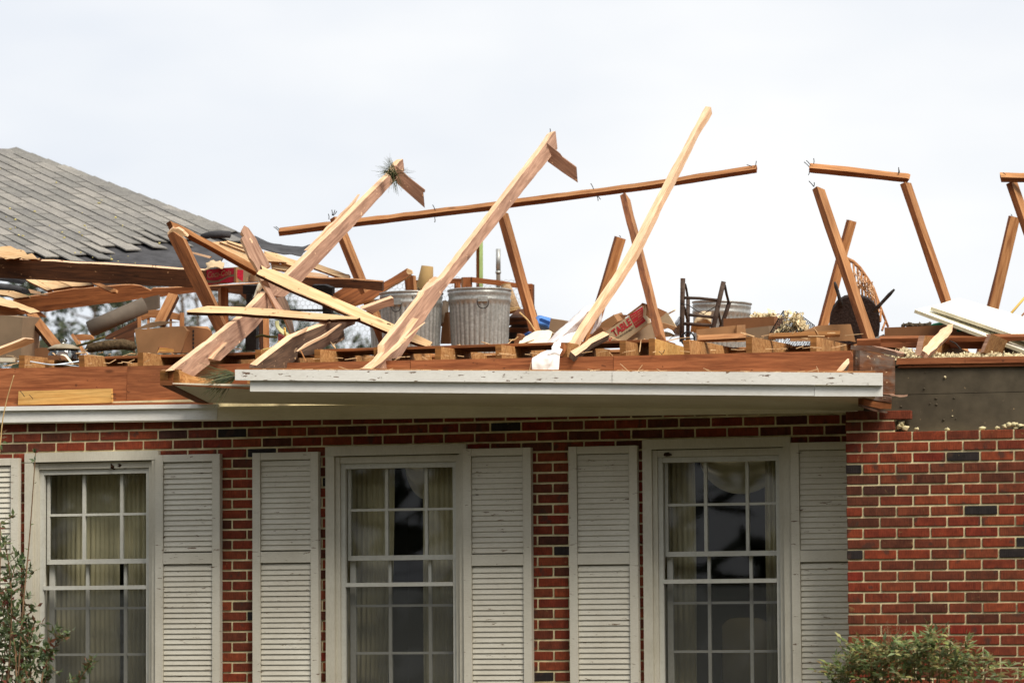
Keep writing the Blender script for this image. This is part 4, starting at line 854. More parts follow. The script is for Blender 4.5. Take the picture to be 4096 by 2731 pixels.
# ------------------------------------------------------------------ trash cans
CG = 'galvanized cans standing in the open attic'
def can(cx_, ytop, Y, rpx, lab, hang=None, tilt=0, hgt=None, name='trash_can'):
    c = P(cx_, ytop, Y); zt = c.z; h = hgt or max(.5, zt-FZ-.03); R = rpx*(c-CAM).length/F
    root = empty(name, (c.x, c.y, zt-h), lab, 'trash can', CG)
    Mx = Matrix.Translation((c.x, c.y, zt-h)) @ Matrix.Rotation(radians(tilt), 4, 'Y')
    rb_ = R*.86; f = lambda z: rb_+(R-rb_)*z/h
    prof = [(.001, .02), (rb_*.97, .02), (rb_, 0), (rb_, .03)]
    for z in [h*(.05+.05*k) for k in range(15)]+[h*.815, h*.825]: prof.append((f(z), z))
    prof += [(f(h*.85)+.001, h*.85), (f(h*.87)+.005, h*.87), (f(h*.885)+.006, h*.885), (f(h*.90)+.001, h*.90), (f(h*.93), h*.93), (f(h*.95)+.004, h*.95), (f(h*.965)+.004, h*.965), (f(h*.975), h*.975), (R, h*.99), (R-.002, h), (R-.012, h-.004), (rb_*.98, .03), (.001, .03)]
    lathe('body', prof, None, 'galvanized', root, 204, Mx, (.06, h*.83, 34, .045))
    ring = [Mx@V(((R+.002)*cos(2*pi*k/40), (R+.002)*sin(2*pi*k/40), h)) for k in range(41)]
    tube('rim', ring, .007, 'galvanized', root, 8)
    # bail handle on the side that the photo shows
    if hang is not None:
        th = hang; zz = h*.855; r0 = f(zz)+.006; dn = V((cos(th), sin(th), 0)); tg = V((-sin(th), cos(th), 0))
        pts = []
        for k in range(15):
            u = k/14*pi; pts.append(Mx@(dn*(r0+.008+.004*sin(u)) + tg*(.042*cos(u)) + V((0, 0, zz-.058*sin(u)**.7))))
        tube('handle', pts, .0036, 'iron', root, 6)
        bx_ = [dn*(r0+a_)+tg*b_+V((0, 0, zz+c_)) for a_ in (-.01, .006) for b_ in (-.036, .036) for c_ in (-.006, .03)]
        mkobj('handle_bracket', [Mx@v for v in bx_], [(0, 1, 3, 2), (4, 6, 7, 5), (0, 4, 5, 1), (2, 3, 7, 6), (0, 2, 6, 4), (1, 5, 7, 3)], 'galvanized', root)
    return root
tow = math.atan2(-23-3.4, 6.9-(-.2))
can(1918, 1163, 3.3, 125, 'galvanized trash can standing clear of the middle rafter, handle in view', tow+.14)
can(1645, 1176, 3.2, 125, 'galvanized trash can half hidden behind the middle rafter', tow-.42)
can(1597, 1206, 3.95, 122, 'leftmost galvanized can, only a sliver showing behind another can')
can(2874, 1213, 4.6, 116, 'galvanized can behind the upturned ladder back chair', None, 2.5)

# ------------------------------------------------------------------ debris on the attic floor, left part
CB = 'cardboard'
def carton(poly, A, B, lab, phi=0, deep=.25, mat='cardboard', extra=(), rough=.002, cat='box', name='cardboard_box', clamp=True):
    o = board(name, poly, A, B, phi, deep, (mat,), None, rough, None, FZ+.02 if clamp else None, lab, cat, None, .15)
    return o
def flap(o, poly, A, B, mat='cardboard', phi=0, th=.006, name='flap'):
    return board(name, poly, A, B, phi, th, (mat,), o, .002, None, None)
o = carton(cc(-60, 650, 60, 652, 190, 668, 172, 1045, -60, 1050), (-20, 1350, 1.6), (85, 1350, 1.6), 'tall tan cardboard box at the left edge under the broken joist', 0, .3, 'cardboard_grey')
decal('label_sticker', cc(0, 1005, 128, 1007, 126, 1040, 0, 1040), (INFO[o.name][0], INFO[o.name][2]), 'paper', o)
carton(cc(172, 765, 248, 766, 200, 1045, 172, 1045), (85, 1380, 1.75), (115, 1380, 1.75), 'dark opening beside the tall tan cardboard box, shade built as a black block', 0, .2, 'blackwood')  # black block stands in for the shade of a dark opening
carton(cn(430, 1150, 500, 900, 570, 1100, 560, 1230, 440, 1290, 415, 1200), (104, 1370, 1.9), (135, 1380, 1.9), 'grey crumpled carton corner behind the left plank', 5, .1, 'cardboard_grey')
board('jutting_board', cc(-30, 940, 215, 845, 285, 852, 287, 876, 150, 932, -30, 1000), (0, 1405, .8), (130, 1365, 1.0), 25, .03, ('lightbrown', 'fresh'), None, .002, lab='orange board jutting up right in front of the tall cardboard box', cat='board')
bar('wall_stud', (*cc(255, 625)[0], 1.95), (*cc(485, 915)[0], 1.6), .07, .045, -28, ('lightbrown', 'darkbrown'), None, 'short stud leaning above the glass jar', T, SG, edge='all')
o = carton(cn(580, 1230, 700, 1215, 900, 1215, 900, 1460, 580, 1460), (150, 1420, 1.1), (210, 1420, 1.1), 'brown carton behind the glass jar', 0, .25, 'cardboard_dark')
# glass jar
c = P(255, 1399, .75); root = empty('glass_jar', (c.x, c.y, P(255, 1466, .75).z), 'clear glass storage jar with a dull domed lid and knob', 'jar'); D = (c-CAM).length/F
zb = P(255, 1466, .75).z; zt = c.z; r = 62*D
lathe('body', [(.001, zb), (r*.92, zb), (r, zb+.02), (r, zt-.03), (r*.93, zt-.015), (r*.9, zt), (r*.87, zt), (r*.89, zt-.015), (r*.96, zt-.03), (r*.96, zb+.02), (.001, zb+.012)], None, 'jar_glass', root, 40, Matrix.Translation((c.x, c.y, 0)))
lathe('lid', [(r*1.02, zt+.0), (r*1.05, zt+.004), (r*1.02, zt+.012), (r*.6, zt+.034), (.016, zt+.042), (.001, zt+.042)], None, 'jar_lid', root, 40, Matrix.Translation((c.x, c.y, 0)))
lathe('knob', [(.012, zt+.042), (.009, zt+.048), (.020, zt+.054), (.026, zt+.064), (.018, zt+.074), (.001, zt+.077)], None, 'jar_glass', root, 24, Matrix.Translation((c.x, c.y, 0)))
carton(cn(800, 1345, 1005, 1345, 1015, 1475, 800, 1478), (190, 1437, .45), (243, 1437, .45), 'small brown carton standing in front of the glass jar', 0, .12, 'cardboard_dark')
sheet('white_strap', [[(*p, .42) for p in cn(1005, 1335, 1080, 1355, 1130, 1410, 1200, 1500)], [(*p, .44) for p in cn(1040, 1325, 1110, 1340, 1165, 1400, 1235, 1495)]], 'paper', (14, 4), .003, .001, lab='curved white strap in front of the glass jar', cat='strap')
tube('cable', spline([P(*q, Y) for q, Y in zip(cn(290, 1450, 450, 1440, 650, 1470, 870, 1500, 1080, 1480, 1330, 1440), (.2, .2, .2, .15, .2, .3))], 24), .0045, 'plastic_white', None, 6, lab='pale cable lying along the eave band in front of the jar', cat='cable')
tube('cable', spline([P(*q, Y) for q, Y in zip(cn(860, 1500, 1080, 1495, 1200, 1515, 1330, 1528), (.15, .15, .13, .12))], 14), .0035, 'plastic_white', None, 6, lab='thin pale cable end lying beside the joist right of the jar', cat='cable')
# grey tube, rug, chair, box
tube('cardboard_tube', [P(*cc(748, 768)[0], 1.95), P(*cc(1212, 565)[0], 2.15)], 36*25/F*1.0, 'tube_grey', None, 28, lab='thick grey tube lying tilted above the rolled rug', cat='tube')
board('cabinet_side', cu(1060, 60, 1200, 20, 1310, 0, 1310, 215, 1150, 250), (*cu(1070, 130)[0], 2.6), (*cu(1300, 120)[0], 2.6), 0, .03, ('tube_grey',), None, .001, lab='dark grey panel behind the grey tube', cat='panel', edge=None)
rg = tube('rolled_rug', [P(*q, 1.5) for q in cu(190, 880, 220, 830, 500, 790, 760, 770, 900, 800, 930, 850)], [.02, .034, .036, .038, .034, .02], 'rug', None, 16, lab='shaggy brown rolled rug lying on the attic floor beside the jar', cat='rug')
ch_ = empty('wooden_chair', P(*cu(1330, 500)[0], 2.3), 'wooden chair with a curved crest rail behind the open cardboard box', 'chair')
board('crest_rail', cu(1035, 270, 1150, 240, 1270, 228, 1400, 235, 1500, 265, 1640, 300, 1640, 400, 1560, 385, 1450, 370, 1330, 370, 1180, 350, 1040, 400), (*cu(1040, 320)[0], 2.3), (*cu(1640, 330)[0], 2.3), 0, .022, ('tanwood',), ch_, .001, None)
for xx in (1008, 1668): bar('post', (*cu(xx, 275)[0], 2.28), (*cu(xx, 620)[0], 2.28), .028, .03, 15, ('tanwood',), ch_)
for xx in (1150, 1500): bar('slat', (*cu(xx, 340)[0], 2.31), (*cu(xx, 600)[0], 2.31), .018, .012, 0, ('tanwood',), ch_)
board('seat', cu(1000, 640, 1680, 640, 1700, 680, 980, 680), (*cu(1000, 650)[0], 2.1), (*cu(1680, 650)[0], 2.1), -20, .3, ('tanwood',), ch_, .001, None)
bar('wall_stud', (*cu(1540, -20)[0], 2.15), (*cu(1320, 430)[0], 2.0), .075, .045, -24, ('lightbrown', 'darkbrown'), None, 'tan stud leaning over the curved crest of the wooden chair', T, SG, edge='all')
cc_ = empty('wooden_chair', P(*cu(100, 850)[0], 1.9), 'fallen tan chair part with a curved rail right of the glass jar', 'chair')
board('crest_rail', cu(0, 625, 100, 612, 230, 622, 262, 640, 295, 700, 150, 705, 70, 715, 20, 660), (*cu(0, 660)[0], 1.85), (*cu(280, 665)[0], 1.85), 0, .025, ('tanwood',), cc_, .001, None)
bar('post', (*cn(1200, 990)[0], 1.85), (*cn(1390, 1280)[0], 1.75), .022, .03, 10, ('tanwood',), cc_)
bar('leg', (*cu(60, 720)[0], 1.8), (*cu(130, 900)[0], 1.75), .02, .02, 0, ('tanwood',), cc_)
tube('branch', [P(*q, 1.4) for q in cu(-60, 830, 60, 790, 200, 750, 330, 700, 480, 650)], [.006, .008, .009, .01, .007], 'bark_green', None, 8, lab='dark broken branch lying across in front of the rolled rug', cat='branch')
board('dark_board', cu(470, 650, 640, 560, 980, 390, 980, 520, 930, 600, 940, 900, 880, 820, 760, 690, 600, 690, 480, 690), (*cu(500, 660)[0], 2.0), (*cu(960, 470)[0], 2.1), 0, .03, ('darkbrown',), None, .002, lab='dark board leaning behind the rolled rug', cat='board')
for k, (x0, x1, y0, y1) in enumerate(((615, 660, 480, 560), (735, 755, 410, 500), (825, 838, 370, 450), (908, 918, 330, 420))): bar('crib_bar', (*cu((x0+x1)/2, y0-60)[0], 2.3), (*cu((x0+x1)/2, y1+60)[0], 2.3), (x1-x0)/3.92*26/F, .012, 0, ('blackwood',), None, ('thick dark upright bar under the grey tube', 'second dark upright bar under the grey tube', 'third thin dark bar under the grey tube', 'thin dark bar nearest the wooden chair')[k], 'bar')
o = carton(cu(935, 540, 1200, 525, 1500, 492, 1700, 488, 1755, 560, 1672, 900, 985, 910), (*cu(940, 700)[0], 1.5), (*cu(1750, 700)[0], 1.4), 'open cardboard box with a bent flap in front of the wooden chair', 0, .3, 'cardboard')
flap(o, cu(930, 540, 1040, 495, 1180, 435, 1350, 408, 1640, 428, 1500, 440, 1380, 470, 1200, 515), (*cu(950, 520)[0], 1.5), (*cu(1600, 430)[0], 1.55), 'cardboard_grey', 10)
o = carton(cu(1760, 490, 1900, 500, 2080, 530, 2150, 575, 2150, 640, 2000, 780, 1850, 905, 1680, 905, 1760, 560), (*cu(1760, 700)[0], 1.42), (*cu(2140, 680)[0], 1.55), 'brown cardboard box with small dark print left of the lowest rafter', 0, .3, 'cardboard_dark')
for k in range(5): decal('print_mark', cu(1842, 545+k*62, 1868, 545+k*62, 1868, 590+k*62, 1842, 590+k*62), (INFO[o.name][0], INFO[o.name][2]), 'black_print', o)
board('rotten_wood', cu(1280, 915, 1325, 825, 1420, 822, 1550, 850, 1545, 890, 1400, 890, 1330, 880, 1290, 915), (*cu(1290, 900)[0], .7), (*cu(1540, 870)[0], .75), 10, .03, ('yellow', 'brown'), None, .003, lab='small rotten orange wood chunk on the floor edge before the open box', cat='wood chunk')
# cola crate on its beam
board('shelf_beam', [(812, 1146), (930, 1140), (1040, 1132), (1120, 1122), (1220, 1109), (1400, 1117), (1530, 1127), (1530, 1165), (1400, 1152), (1220, 1152), (1060, 1168), (1000, 1178), (985, 1200), (960, 1178), (830, 1160)], (812, 1150, 2.95), (1530, 1140, 3.1), 10, .05, ('darkbrown', 'lightbrown'), None, .002, lab='long brown beam behind the rafters that carries the red crate', cat='beam')
cr = empty('drink_crate', P(*cz(760, 880)[0], 2.6), 'red and tan cola crate with white script lettering under the broken rafter', 'crate')
f1 = board('front_panel', cz(290, 385, 760, 335, 1225, 318, 1290, 315, 1290, 800, 800, 800, 310, 880), (*cz(300, 640)[0], 2.5), (*cz(1280, 560)[0], 2.35), 0, .25, ('cardboard_grey',), cr, 0, None)
pl = (INFO[f1.name][0], INFO[f1.name][2])
decal('red_field', cz(295, 392, 760, 345, 1222, 325, 1215, 520, 1100, 540, 960, 600, 830, 660, 700, 710, 560, 720, 420, 700, 300, 690), pl, 'crate_red', f1)
decal('red_field', cz(1215, 590, 1210, 785, 900, 790, 770, 790, 640, 825, 480, 850, 310, 860, 305, 790, 480, 805, 640, 800, 780, 760, 900, 690, 1050, 620), pl, 'crate_red', f1)
lettering('script_lettering', 'Coca-Cola', cz(400, 645, 1140, 545, 1120, 380, 390, 450), pl, 'tan_print', f1, .45, 0, .004)
f2 = board('side_panel', cz(1292, 315, 1500, 340, 1740, 400, 1960, 480, 1930, 620, 1980, 760, 1760, 780, 1292, 800), (*cz(1300, 560)[0], 2.35), (*cz(1950, 620)[0], 2.55), 0, .02, ('cardboard',), cr, .002, None)
pl = (INFO[f2.name][0], INFO[f2.name][2])
decal('red_field', cz(1330, 380, 1480, 390, 1740, 480, 1730, 720, 1700, 770, 1640, 770, 1530, 770, 1420, 700, 1320, 620), pl, 'crate_red', f2)
decal('swoosh', cz(1700, 520, 1720, 540, 1670, 640, 1650, 750, 1620, 750, 1625, 640), pl, 'tan_print', f2, .004)
for k in range(7): bar('corrugation', (*cz(1745, 455+k*42)[0], 2.44), (*cz(1900, 480+k*42)[0], 2.5), .004, .004, 0, ('cardboard_dark',), f2)
sheet('torn_cardboard', [[(*p, 2.3) for p in cz(300, 380, 420, 360, 600, 345, 860, 330)], [(*p, 2.35) for p in cz(350, 300, 450, 230, 700, 250, 900, 250)], [(*p, 2.5) for p in cz(440, 170, 520, 120, 760, 110, 930, 200)]], 'cardboard_pale', (24, 14), .004, .02, fr=22, lab='torn crumpled cardboard lying on top of the red crate', cat=CB)
# black sewing-machine stand
bs_ = empty('iron_stand', P(*co(800, 700)[0], 2.8), 'black iron stand with two columns behind the fallen planks', 'stand')
for nm, pl in (('top_block', co(88, 255, 350, 255, 360, 400, 88, 405)), ('column', co(145, 402, 240, 402, 240, 640, 145, 640)), ('column', co(130, 860, 310, 860, 312, 1345, 130, 1345)), ('top_rail', co(350, 330, 1240, 290, 1580, 290, 1580, 320, 1240, 320, 350, 370)), ('top_block', co(1250, 250, 1460, 250, 1585, 300, 1580, 410, 1420, 420, 1250, 330)), ('column', co(1420, 420, 1560, 420, 1560, 740, 1425, 740)), ('cross_bar', co(860, 662, 1425, 665, 1425, 695, 860, 690))):
    board(nm, pl, (pl[0][0], (pl[0][1]+pl[-1][1])/2, 2.8), (pl[1][0]+20, (pl[0][1]+pl[-1][1])/2, 2.8), 5, .06, ('blackiron',), bs_, 0, None)
bar('wall_stud', (899, 1150, 2.6), (899, 1340, 2.5), .06, .05, 25, ('brown', 'lightbrown'), None, 'upright stud behind the leaning splintered stud', T, SG, edge='all')
bar('wall_stud', (1064, 1262, 2.3), (1066, 1420, 2.2), .05, .06, -30, ('lightbrown', 'darkbrown'), None, 'short upright stud left of the small toy', T, SG, edge='all')
ty = empty('wooden_toy', P(*co(760, 1200)[0], 1.3), 'small wooden toy with pale green band and yellow pegs between the rafters', 'toy')
sheet('curved_band', [[(*p, 1.3) for p in co(630, 850, 640, 950, 720, 1050, 800, 1110)], [(*p, 1.32) for p in co(690, 850, 700, 940, 790, 1020, 880, 1080)]], 'pale_green', (16, 5), .008, .001, ty)
board('block', co(680, 1070, 780, 1110, 775, 1220, 720, 1260, 680, 1200), (*co(680, 1150)[0], 1.28), (*co(780, 1150)[0], 1.28), 0, .05, ('pink_red',), ty, .002, None)
for q in (co(788, 975, 800, 1100), co(690, 1200, 690, 1295)):
    tube('peg', [P(*q[0], 1.24), P(*q[1], 1.24)], .0075, 'yellow_paint', ty, 10); lumps('peg_head', [(P(*q[0], 1.24), .0095)], 'yellow_paint', ty, 2)
board('base', co(400, 1340, 680, 1285, 680, 1310, 560, 1350, 410, 1365), (*co(400, 1350)[0], 1.2), (*co(680, 1300)[0], 1.2), 10, .05, ('yellow_paint',), ty, 0, None)
tube('green_pipe', [P(*q, 1.5) for q in co(310, 1120, 400, 1090, 520, 1115, 660, 1120)], .009, 'bark_green', None, 8, lab='greenish branch like rod behind the small wooden toy', cat='rod')
# chicken wire behind
def hexwire(name, regions, Y, cell, lab):
    vs_, fs_ = [], []; p0 = P(1300, 1300, Y); a = cell/sqrt(3); seen = set()
    for i in range(-30, 46):
        for j in range(-14, 14):
            cx0 = p0.x + i*cell + (cell/2 if j % 2 else 0); cz0 = p0.z + j*a*1.5
            x, y = proj(V((cx0, Y, cz0)))
            if not any(inpoly(x, y, r_) for r_ in regions): continue
            hx = [V((cx0+a*sin(pi/3*k), Y+.02*noise.noise(V((cx0*3, 0, cz0*3))), cz0+a*cos(pi/3*k))) for k in range(6)]
            for k in range(6):
                u, v2 = hx[k], hx[(k+1) % 6]; key = tuple(sorted(((round(u.x, 3), round(u.z, 3)), (round(v2.x, 3), round(v2.z, 3)))))
                if key in seen: continue
                seen.add(key); q, f = tubeg([u, v2], .0014, 4, False); b = len(vs_); vs_ += q; fs_ += [tuple(i_+b for i_ in g_) for g_ in f]
    return tag(mkobj(name, vs_, fs_, 'screen_wire'), lab, 'wire netting')
hexwire('chicken_wire', [[(1130, 1150), (1480, 1150), (1500, 1420), (1130, 1420)], [(1560, 1115), (1840, 1115), (1840, 1200), (1560, 1230)], [(1920, 1120), (2090, 1130), (2090, 1260), (2010, 1260), (1920, 1180)]], 5.2, .042, 'sagging chicken wire netting hung behind the trash cans and planks')
# middle: beams, lampshade, frame, post, pipe
mb = board('broken_beam', ce(380, 600, 470, 545, 700, 420, 860, 320, 905, 342, 912, 378, 820, 440, 700, 500, 560, 600, 500, 640, 300, 700, 180, 690, 80, 590, 200, 520, 330, 520), (*ce(450, 600)[0], 3.3), (*ce(880, 360)[0], 3.5), 12, .06, ('brown', 'freshplank'), None, .003, 'bot', lab='brown broken beam rising to the right above the left trash cans', cat='beam')
board('broken_end', ce(858, 322, 905, 342, 912, 378, 870, 385, 850, 360), (*ce(858, 350)[0], 3.28), (*ce(912, 360)[0], 3.28), 0, .02, ('freshplank',), mb, .001, None)
board('wall_stud', ce(828, 395, 920, 395, 932, 575, 842, 575), (*ce(875, 395)[0], 3.6), (*ce(885, 640)[0], 3.6), 25, .05, ('brown', 'lightbrown'), None, .002, 'all', lab='short upright stud under the raised end of the broken beam', cat=T)
c0, c1 = P(*ce(1070, 300)[0], 3.9), P(*ce(1030, 640)[0], 3.9); ax = (c1-c0).normalized()
Mq = Matrix.Translation(c0) @ ax.to_track_quat('Z', 'Y').to_matrix().to_4x4(); L = (c1-c0).length; sc = 27.0/F
o = lathe('lamp_shade', [(65/2.614*sc, 0), (112/2.614*sc, L), (110/2.614*sc, L), (63/2.614*sc, 0)], None, 'shade_tan', None, 40, Mq); tag(o, 'tan tapered lampshade standing behind the middle rafter', 'lampshade')
tf = empty('table_frame', P(*ce(1700, 600)[0], 4.6), 'upturned brown wooden table frame behind the right trash can', 'table')
board('rail', ce(930, 445, 1350, 428, 1440, 430, 1440, 480, 1350, 480, 930, 505), (*ce(930, 470)[0], 4.9), (*ce(1440, 460)[0], 4.8), 0, .03, ('brown',), tf, .001, None)
board('rail', ce(1538, 414, 1800, 445, 2091, 488)+cg(340, 485, 340, 545, 0, 505)+ce(1800, 500, 1540, 470), (*ce(1540, 440)[0], 4.5), (*cg(335, 515)[0], 4.8), 0, .03, ('brown',), tf, .001, None)
board('leg', ce(1445, 414, 1540, 414, 1540, 545, 1445, 535), (*ce(1490, 414)[0], 4.5), (*ce(1490, 700)[0], 4.5), 20, .05, ('brown', 'lightbrown'), tf, .001, 'all')
board('leg', ce(1368, 470, 1420, 470, 1420, 700, 1375, 700), (*ce(1395, 470)[0], 4.8), (*ce(1395, 700)[0], 4.8), 20, .04, ('brown',), tf, .001, 'all')
board('leg', cg(265, 480, 342, 488, 342, 700, 370, 850, 300, 830, 290, 600), (*cg(300, 490)[0], 4.8), (*cg(330, 840)[0], 4.8), 15, .05, ('brown', 'darkbrown'), tf, .001, 'all')
gp = bar('green_post', (1915, 960, 5.4), (1915, 1200, 5.4), .036*1.05, .05, 0, ('brown',), None, 'upright post with one light green side behind the table frame', 'post', edge=None)
bar('green_side', (1924.5, 950, 5.37), (1924.5, 1200, 5.37), .028, .04, 0, ('green_paint',), gp)
vp = empty('vent_pipe', P(1993, 1150, 6), 'grey vent pipe sticking up behind the table frame', 'pipe')
tube('upper_pipe', [P(1993, 996, 6), P(1993, 1088, 6)], .019, 'galvanized', vp, 20); tube('collar', [P(1993, 1084, 6), P(1993, 1094, 6)], .023, 'galvanized', vp, 20); tube('lower_pipe', [P(1993, 1090, 6), P(1993, 1200, 6)], .017, 'tube_grey', vp, 20)
# between and right of the cans
carton(cp(1770, 1220, 1800, 1050, 1850, 1035, 1885, 1568, 1720, 1568, 1740, 1300), (*cp(1730, 1400)[0], 3.4), (*cp(1880, 1400)[0], 3.4), 'tan cardboard piece squeezed between the two trash cans', 0, .15, 'cardboard')
tube('log', [P(*cp(1800, 880)[0], 3.9), P(*cp(1780, 1250)[0], 3.8)], .030, 'bark', None, 12, lab='brown round log standing between the two trash cans', cat='log')
c0, c1 = P(*cq(640, 205)[0], 3.9), P(*cq(770, 770)[0], 3.9); ax = (c1-c0).normalized()
Mq = Matrix.Translation(c0) @ ax.to_track_quat('Z', 'Y').to_matrix().to_4x4(); L = (c1-c0).length; sc = 27.0/F
lsh = empty('lamp_shade', c0, 'worn beige woven lampshade leaning behind the right trash can', 'lampshade')
lathe('shade', [(105/5.2275*sc, 0), (205/5.2275*sc, L), (202/5.2275*sc, L), (102/5.2275*sc, 0)], None, 'woven', lsh, 40, Mq)
for z_, r_ in ((0, 106), (L*.93, 200), (L, 206)): tube('ring', [Mq@V((r_/5.2275*sc*cos(2*pi*k/30), r_/5.2275*sc*sin(2*pi*k/30), z_)) for k in range(31)], .004, 'rope', lsh, 6)
tube('rope', spline([P(*q, 2.6) for q in cq(930, 780, 1020, 860, 1110, 950, 1200, 1080, 1270, 1190)], 16), .006, 'rope', None, 7, lab='knotted tan rope hanging in front of the stud right of the can', cat='rope')
tube('string', spline([P(*q, 2.5) for q in cq(715, 1355, 790, 1360, 850, 1340, 900, 1290)], 12), .005, 'rope', None, 6, lab='short twisted string at the foot of the right trash can', cat='string')
sf = empty('dark_shelf', P(*cq(900, 1200)[0], 3.6), 'dark wooden shelf pieces stacked right of the right trash can', 'shelf')
for pl in (cq(700, 890, 1040, 885, 1090, 920, 1080, 955, 700, 975), cq(700, 975, 1100, 955, 1120, 1040, 830, 1045, 700, 1060), cq(700, 1105, 950, 1105, 1120, 1110, 1140, 1200, 700, 1195)):
    board('shelf_board', pl, (pl[0][0], pl[0][1]+12, 3.5), (pl[1][0]+20, pl[1][1]+12, 3.5), 15, .25, ('darkbrown',), sf, .001, None)
board('side_board', cq(960, 1045, 1120, 1030, 1180, 1200, 960, 1210), (*cq(960, 1120)[0], 3.6), (*cq(1170, 1120)[0], 3.6), 0, .2, ('brown',), sf, .001, None)
board('back_board', cq(700, 1195, 1140, 1195, 1100, 1280, 940, 1440, 700, 1440), (*cq(700, 1300)[0], 3.7), (*cq(1100, 1300)[0], 3.7), 0, .05, ('blackwood',), sf, .001, None)
carton(cx(690, 600, 700, 550, 770, 570, 780, 600, 760, 800, 620, 800, 640, 690), (*cx(640, 700)[0], 2.7), (*cx(780, 700)[0], 2.7), 'small brown carton with a pale lid right of the trash can', 0, .1, 'cardboard_dark')
carton(cx(850, 560, 930, 525, 1000, 530, 1005, 575, 900, 620), (*cx(850, 570)[0], 2.9), (*cx(1000, 560)[0], 2.9), 'small violet blue plastic piece before the dark shelf', 5, .05, 'blue_dark', cat='plastic', name='plastic_piece', clamp=False)
o = sheet('plastic_tub', [[(*p, 2.9) for p in cq(1280, 900, 1340, 860, 1460, 880, 1600, 915)], [(*p, 2.82) for p in cq(1310, 960, 1370, 950, 1480, 985, 1590, 1040)], [(*p, 2.8) for p in cq(1340, 1040, 1400, 1060, 1500, 1090, 1580, 1130)], [(*p, 2.9) for p in cq(1400, 1180, 1450, 1200, 1520, 1230, 1570, 1260)]], 'blue_plastic', (20, 20), .012, .004, lab='blue plastic tub tipped behind the pale box beside the white cloth', cat='tub')
p_ = P(*cq(1450, 960)[0], 2.8); decal('label_band', cq(1345, 905, 1400, 905, 1570, 970, 1555, 1050, 1440, 1000, 1345, 960), (p_, W_), 'blue_dark', o, .03)
carton(cq(1582, 905, 1900, 962, 1900, 1200, 1660, 1300, 1500, 1330, 1545, 1130), (*cq(1580, 1000)[0], 2.2), (*cq(1900, 1050)[0], 2.2), 'pale grey carton standing beside the blue tub', 0, .3, 'cardboard_grey')
sheet('paper_sheet', [[(*p, 1.1) for p in cq(905, 1440, 1100, 1445, 1300, 1450, 1480, 1450)], [(*p, 1.3) for p in cq(1000, 1340, 1150, 1320, 1380, 1310, 1560, 1340)], [(*p, 1.45) for p in cq(1150, 1235, 1290, 1190, 1450, 1165, 1620, 1200)], [(*p, 1.5) for p in cq(1240, 1205, 1380, 1175, 1540, 1150, 1680, 1215)]], 'paper', (24, 20), .004, .02, fr=7, lab='large crumpled cream paper sheet lying right of the trash can', cat='paper')
# white cloth on rafter C
cw = empty('white_cloth', P(*cg(600, 1250)[0], .3), 'dirty white cloth knotted round the tall slender rafter and hanging over the eave', 'cloth')
sheet('twisted_strip', [[(*p, .55+.1*i) for i, p in enumerate(cg(470, 1110, 620, 960, 800, 800, 920, 720, 1040, 685))], [(*p, .42+.1*i) for i, p in enumerate(cg(520, 1115, 680, 985, 850, 830, 950, 745, 1055, 700))], [(*p, .5+.1*i) for i, p in enumerate(cg(570, 1110, 730, 1020, 900, 850, 960, 770, 1050, 725))]], 'cloth', (40, 14), .004, .014, cw, fr=9)
sheet('hanging_fold', [[(*p, .55) for p in cg(800, 1000, 860, 950, 880, 970)], [(*p, .28) for p in cg(570, 1090, 650, 1070, 700, 1110)], [(*p, .0) for p in cg(535, 1200, 590, 1180, 640, 1200)], [(*p, -.03) for p in cg(480, 1240, 560, 1230, 625, 1250)], [(*p, -.06) for p in cg(495, 1395, 560, 1400, 612, 1395)]], 'cloth', (22, 40), .004, .012, cw, fr=11, seed=3)
sheet('hanging_fold', [[(*p, .12) for p in cg(560, 1170, 530, 1190, 470, 1200)], [(*p, -.03) for p in cg(555, 1230, 450, 1225, 350, 1245)], [(*p, -.07) for p in cg(530, 1310, 420, 1310, 335, 1330)], [(*p, -.06) for p in cg(500, 1398, 430, 1402, 342, 1395)]], 'cloth', (26, 26), .004, .016, cw, fr=9, seed=8)
sheet('twisted_strip', [[(*p, .85) for p in cg(990, 740, 1000, 840, 990, 920, 940, 1010)], [(*p, .78) for p in cg(1025, 735, 1035, 850, 1015, 930, 955, 1010)], [(*p, .85) for p in cg(1060, 700, 1065, 820, 1040, 930, 960, 1000)]], 'cloth', (30, 12), .004, .008, cw, fr=12, seed=5)
sheet('hanging_fold', [[(*p, .75) for p in cg(700, 1000, 780, 950, 870, 880)], [(*p, .62) for p in cg(640, 1080, 740, 1040, 830, 980)], [(*p, .5) for p in cg(640, 1110, 700, 1100, 760, 1080)]], 'cloth', (20, 16), .004, .01, cw, fr=9, seed=12)

# ------------------------------------------------------------------ debris right part
tb = carton(ct(525, 800, 700, 690, 960, 512, 1210, 332, 1222, 430, 1215, 520, 1262, 572, 1285, 600, 1302, 650, 1000, 880, 860, 985, 560, 992, 500, 985), (*ct(560, 900)[0], 1.25), (*ct(1290, 560)[0], 1.25), 'tan table carton with red and black print tilted up to the right', -0, .12, 'cardboard_pale', clamp=False)
pl = (INFO[tb.name][0], INFO[tb.name][2])
lettering('red_lettering', 'TABLE', ct(712, 892, 1030, 658, 965, 540, 640, 775), pl, 'red_print', tb, 0, .03)
lettering('red_lettering', 'L', ct(625, 962, 668, 905, 600, 815, 560, 850), pl, 'red_print', tb, 0, .03)
lettering('black_lettering', 'STRENGTH AND DURABILITY', ct(640, 1000, 1062, 730, 1050, 695, 615, 975), pl, 'black_print', tb, 0, .02)
decal('red_panel', ct(975, 495, 1212, 335, 1222, 430, 1215, 520, 1265, 590, 1262, 605, 1090, 728), pl, 'red_print', tb)
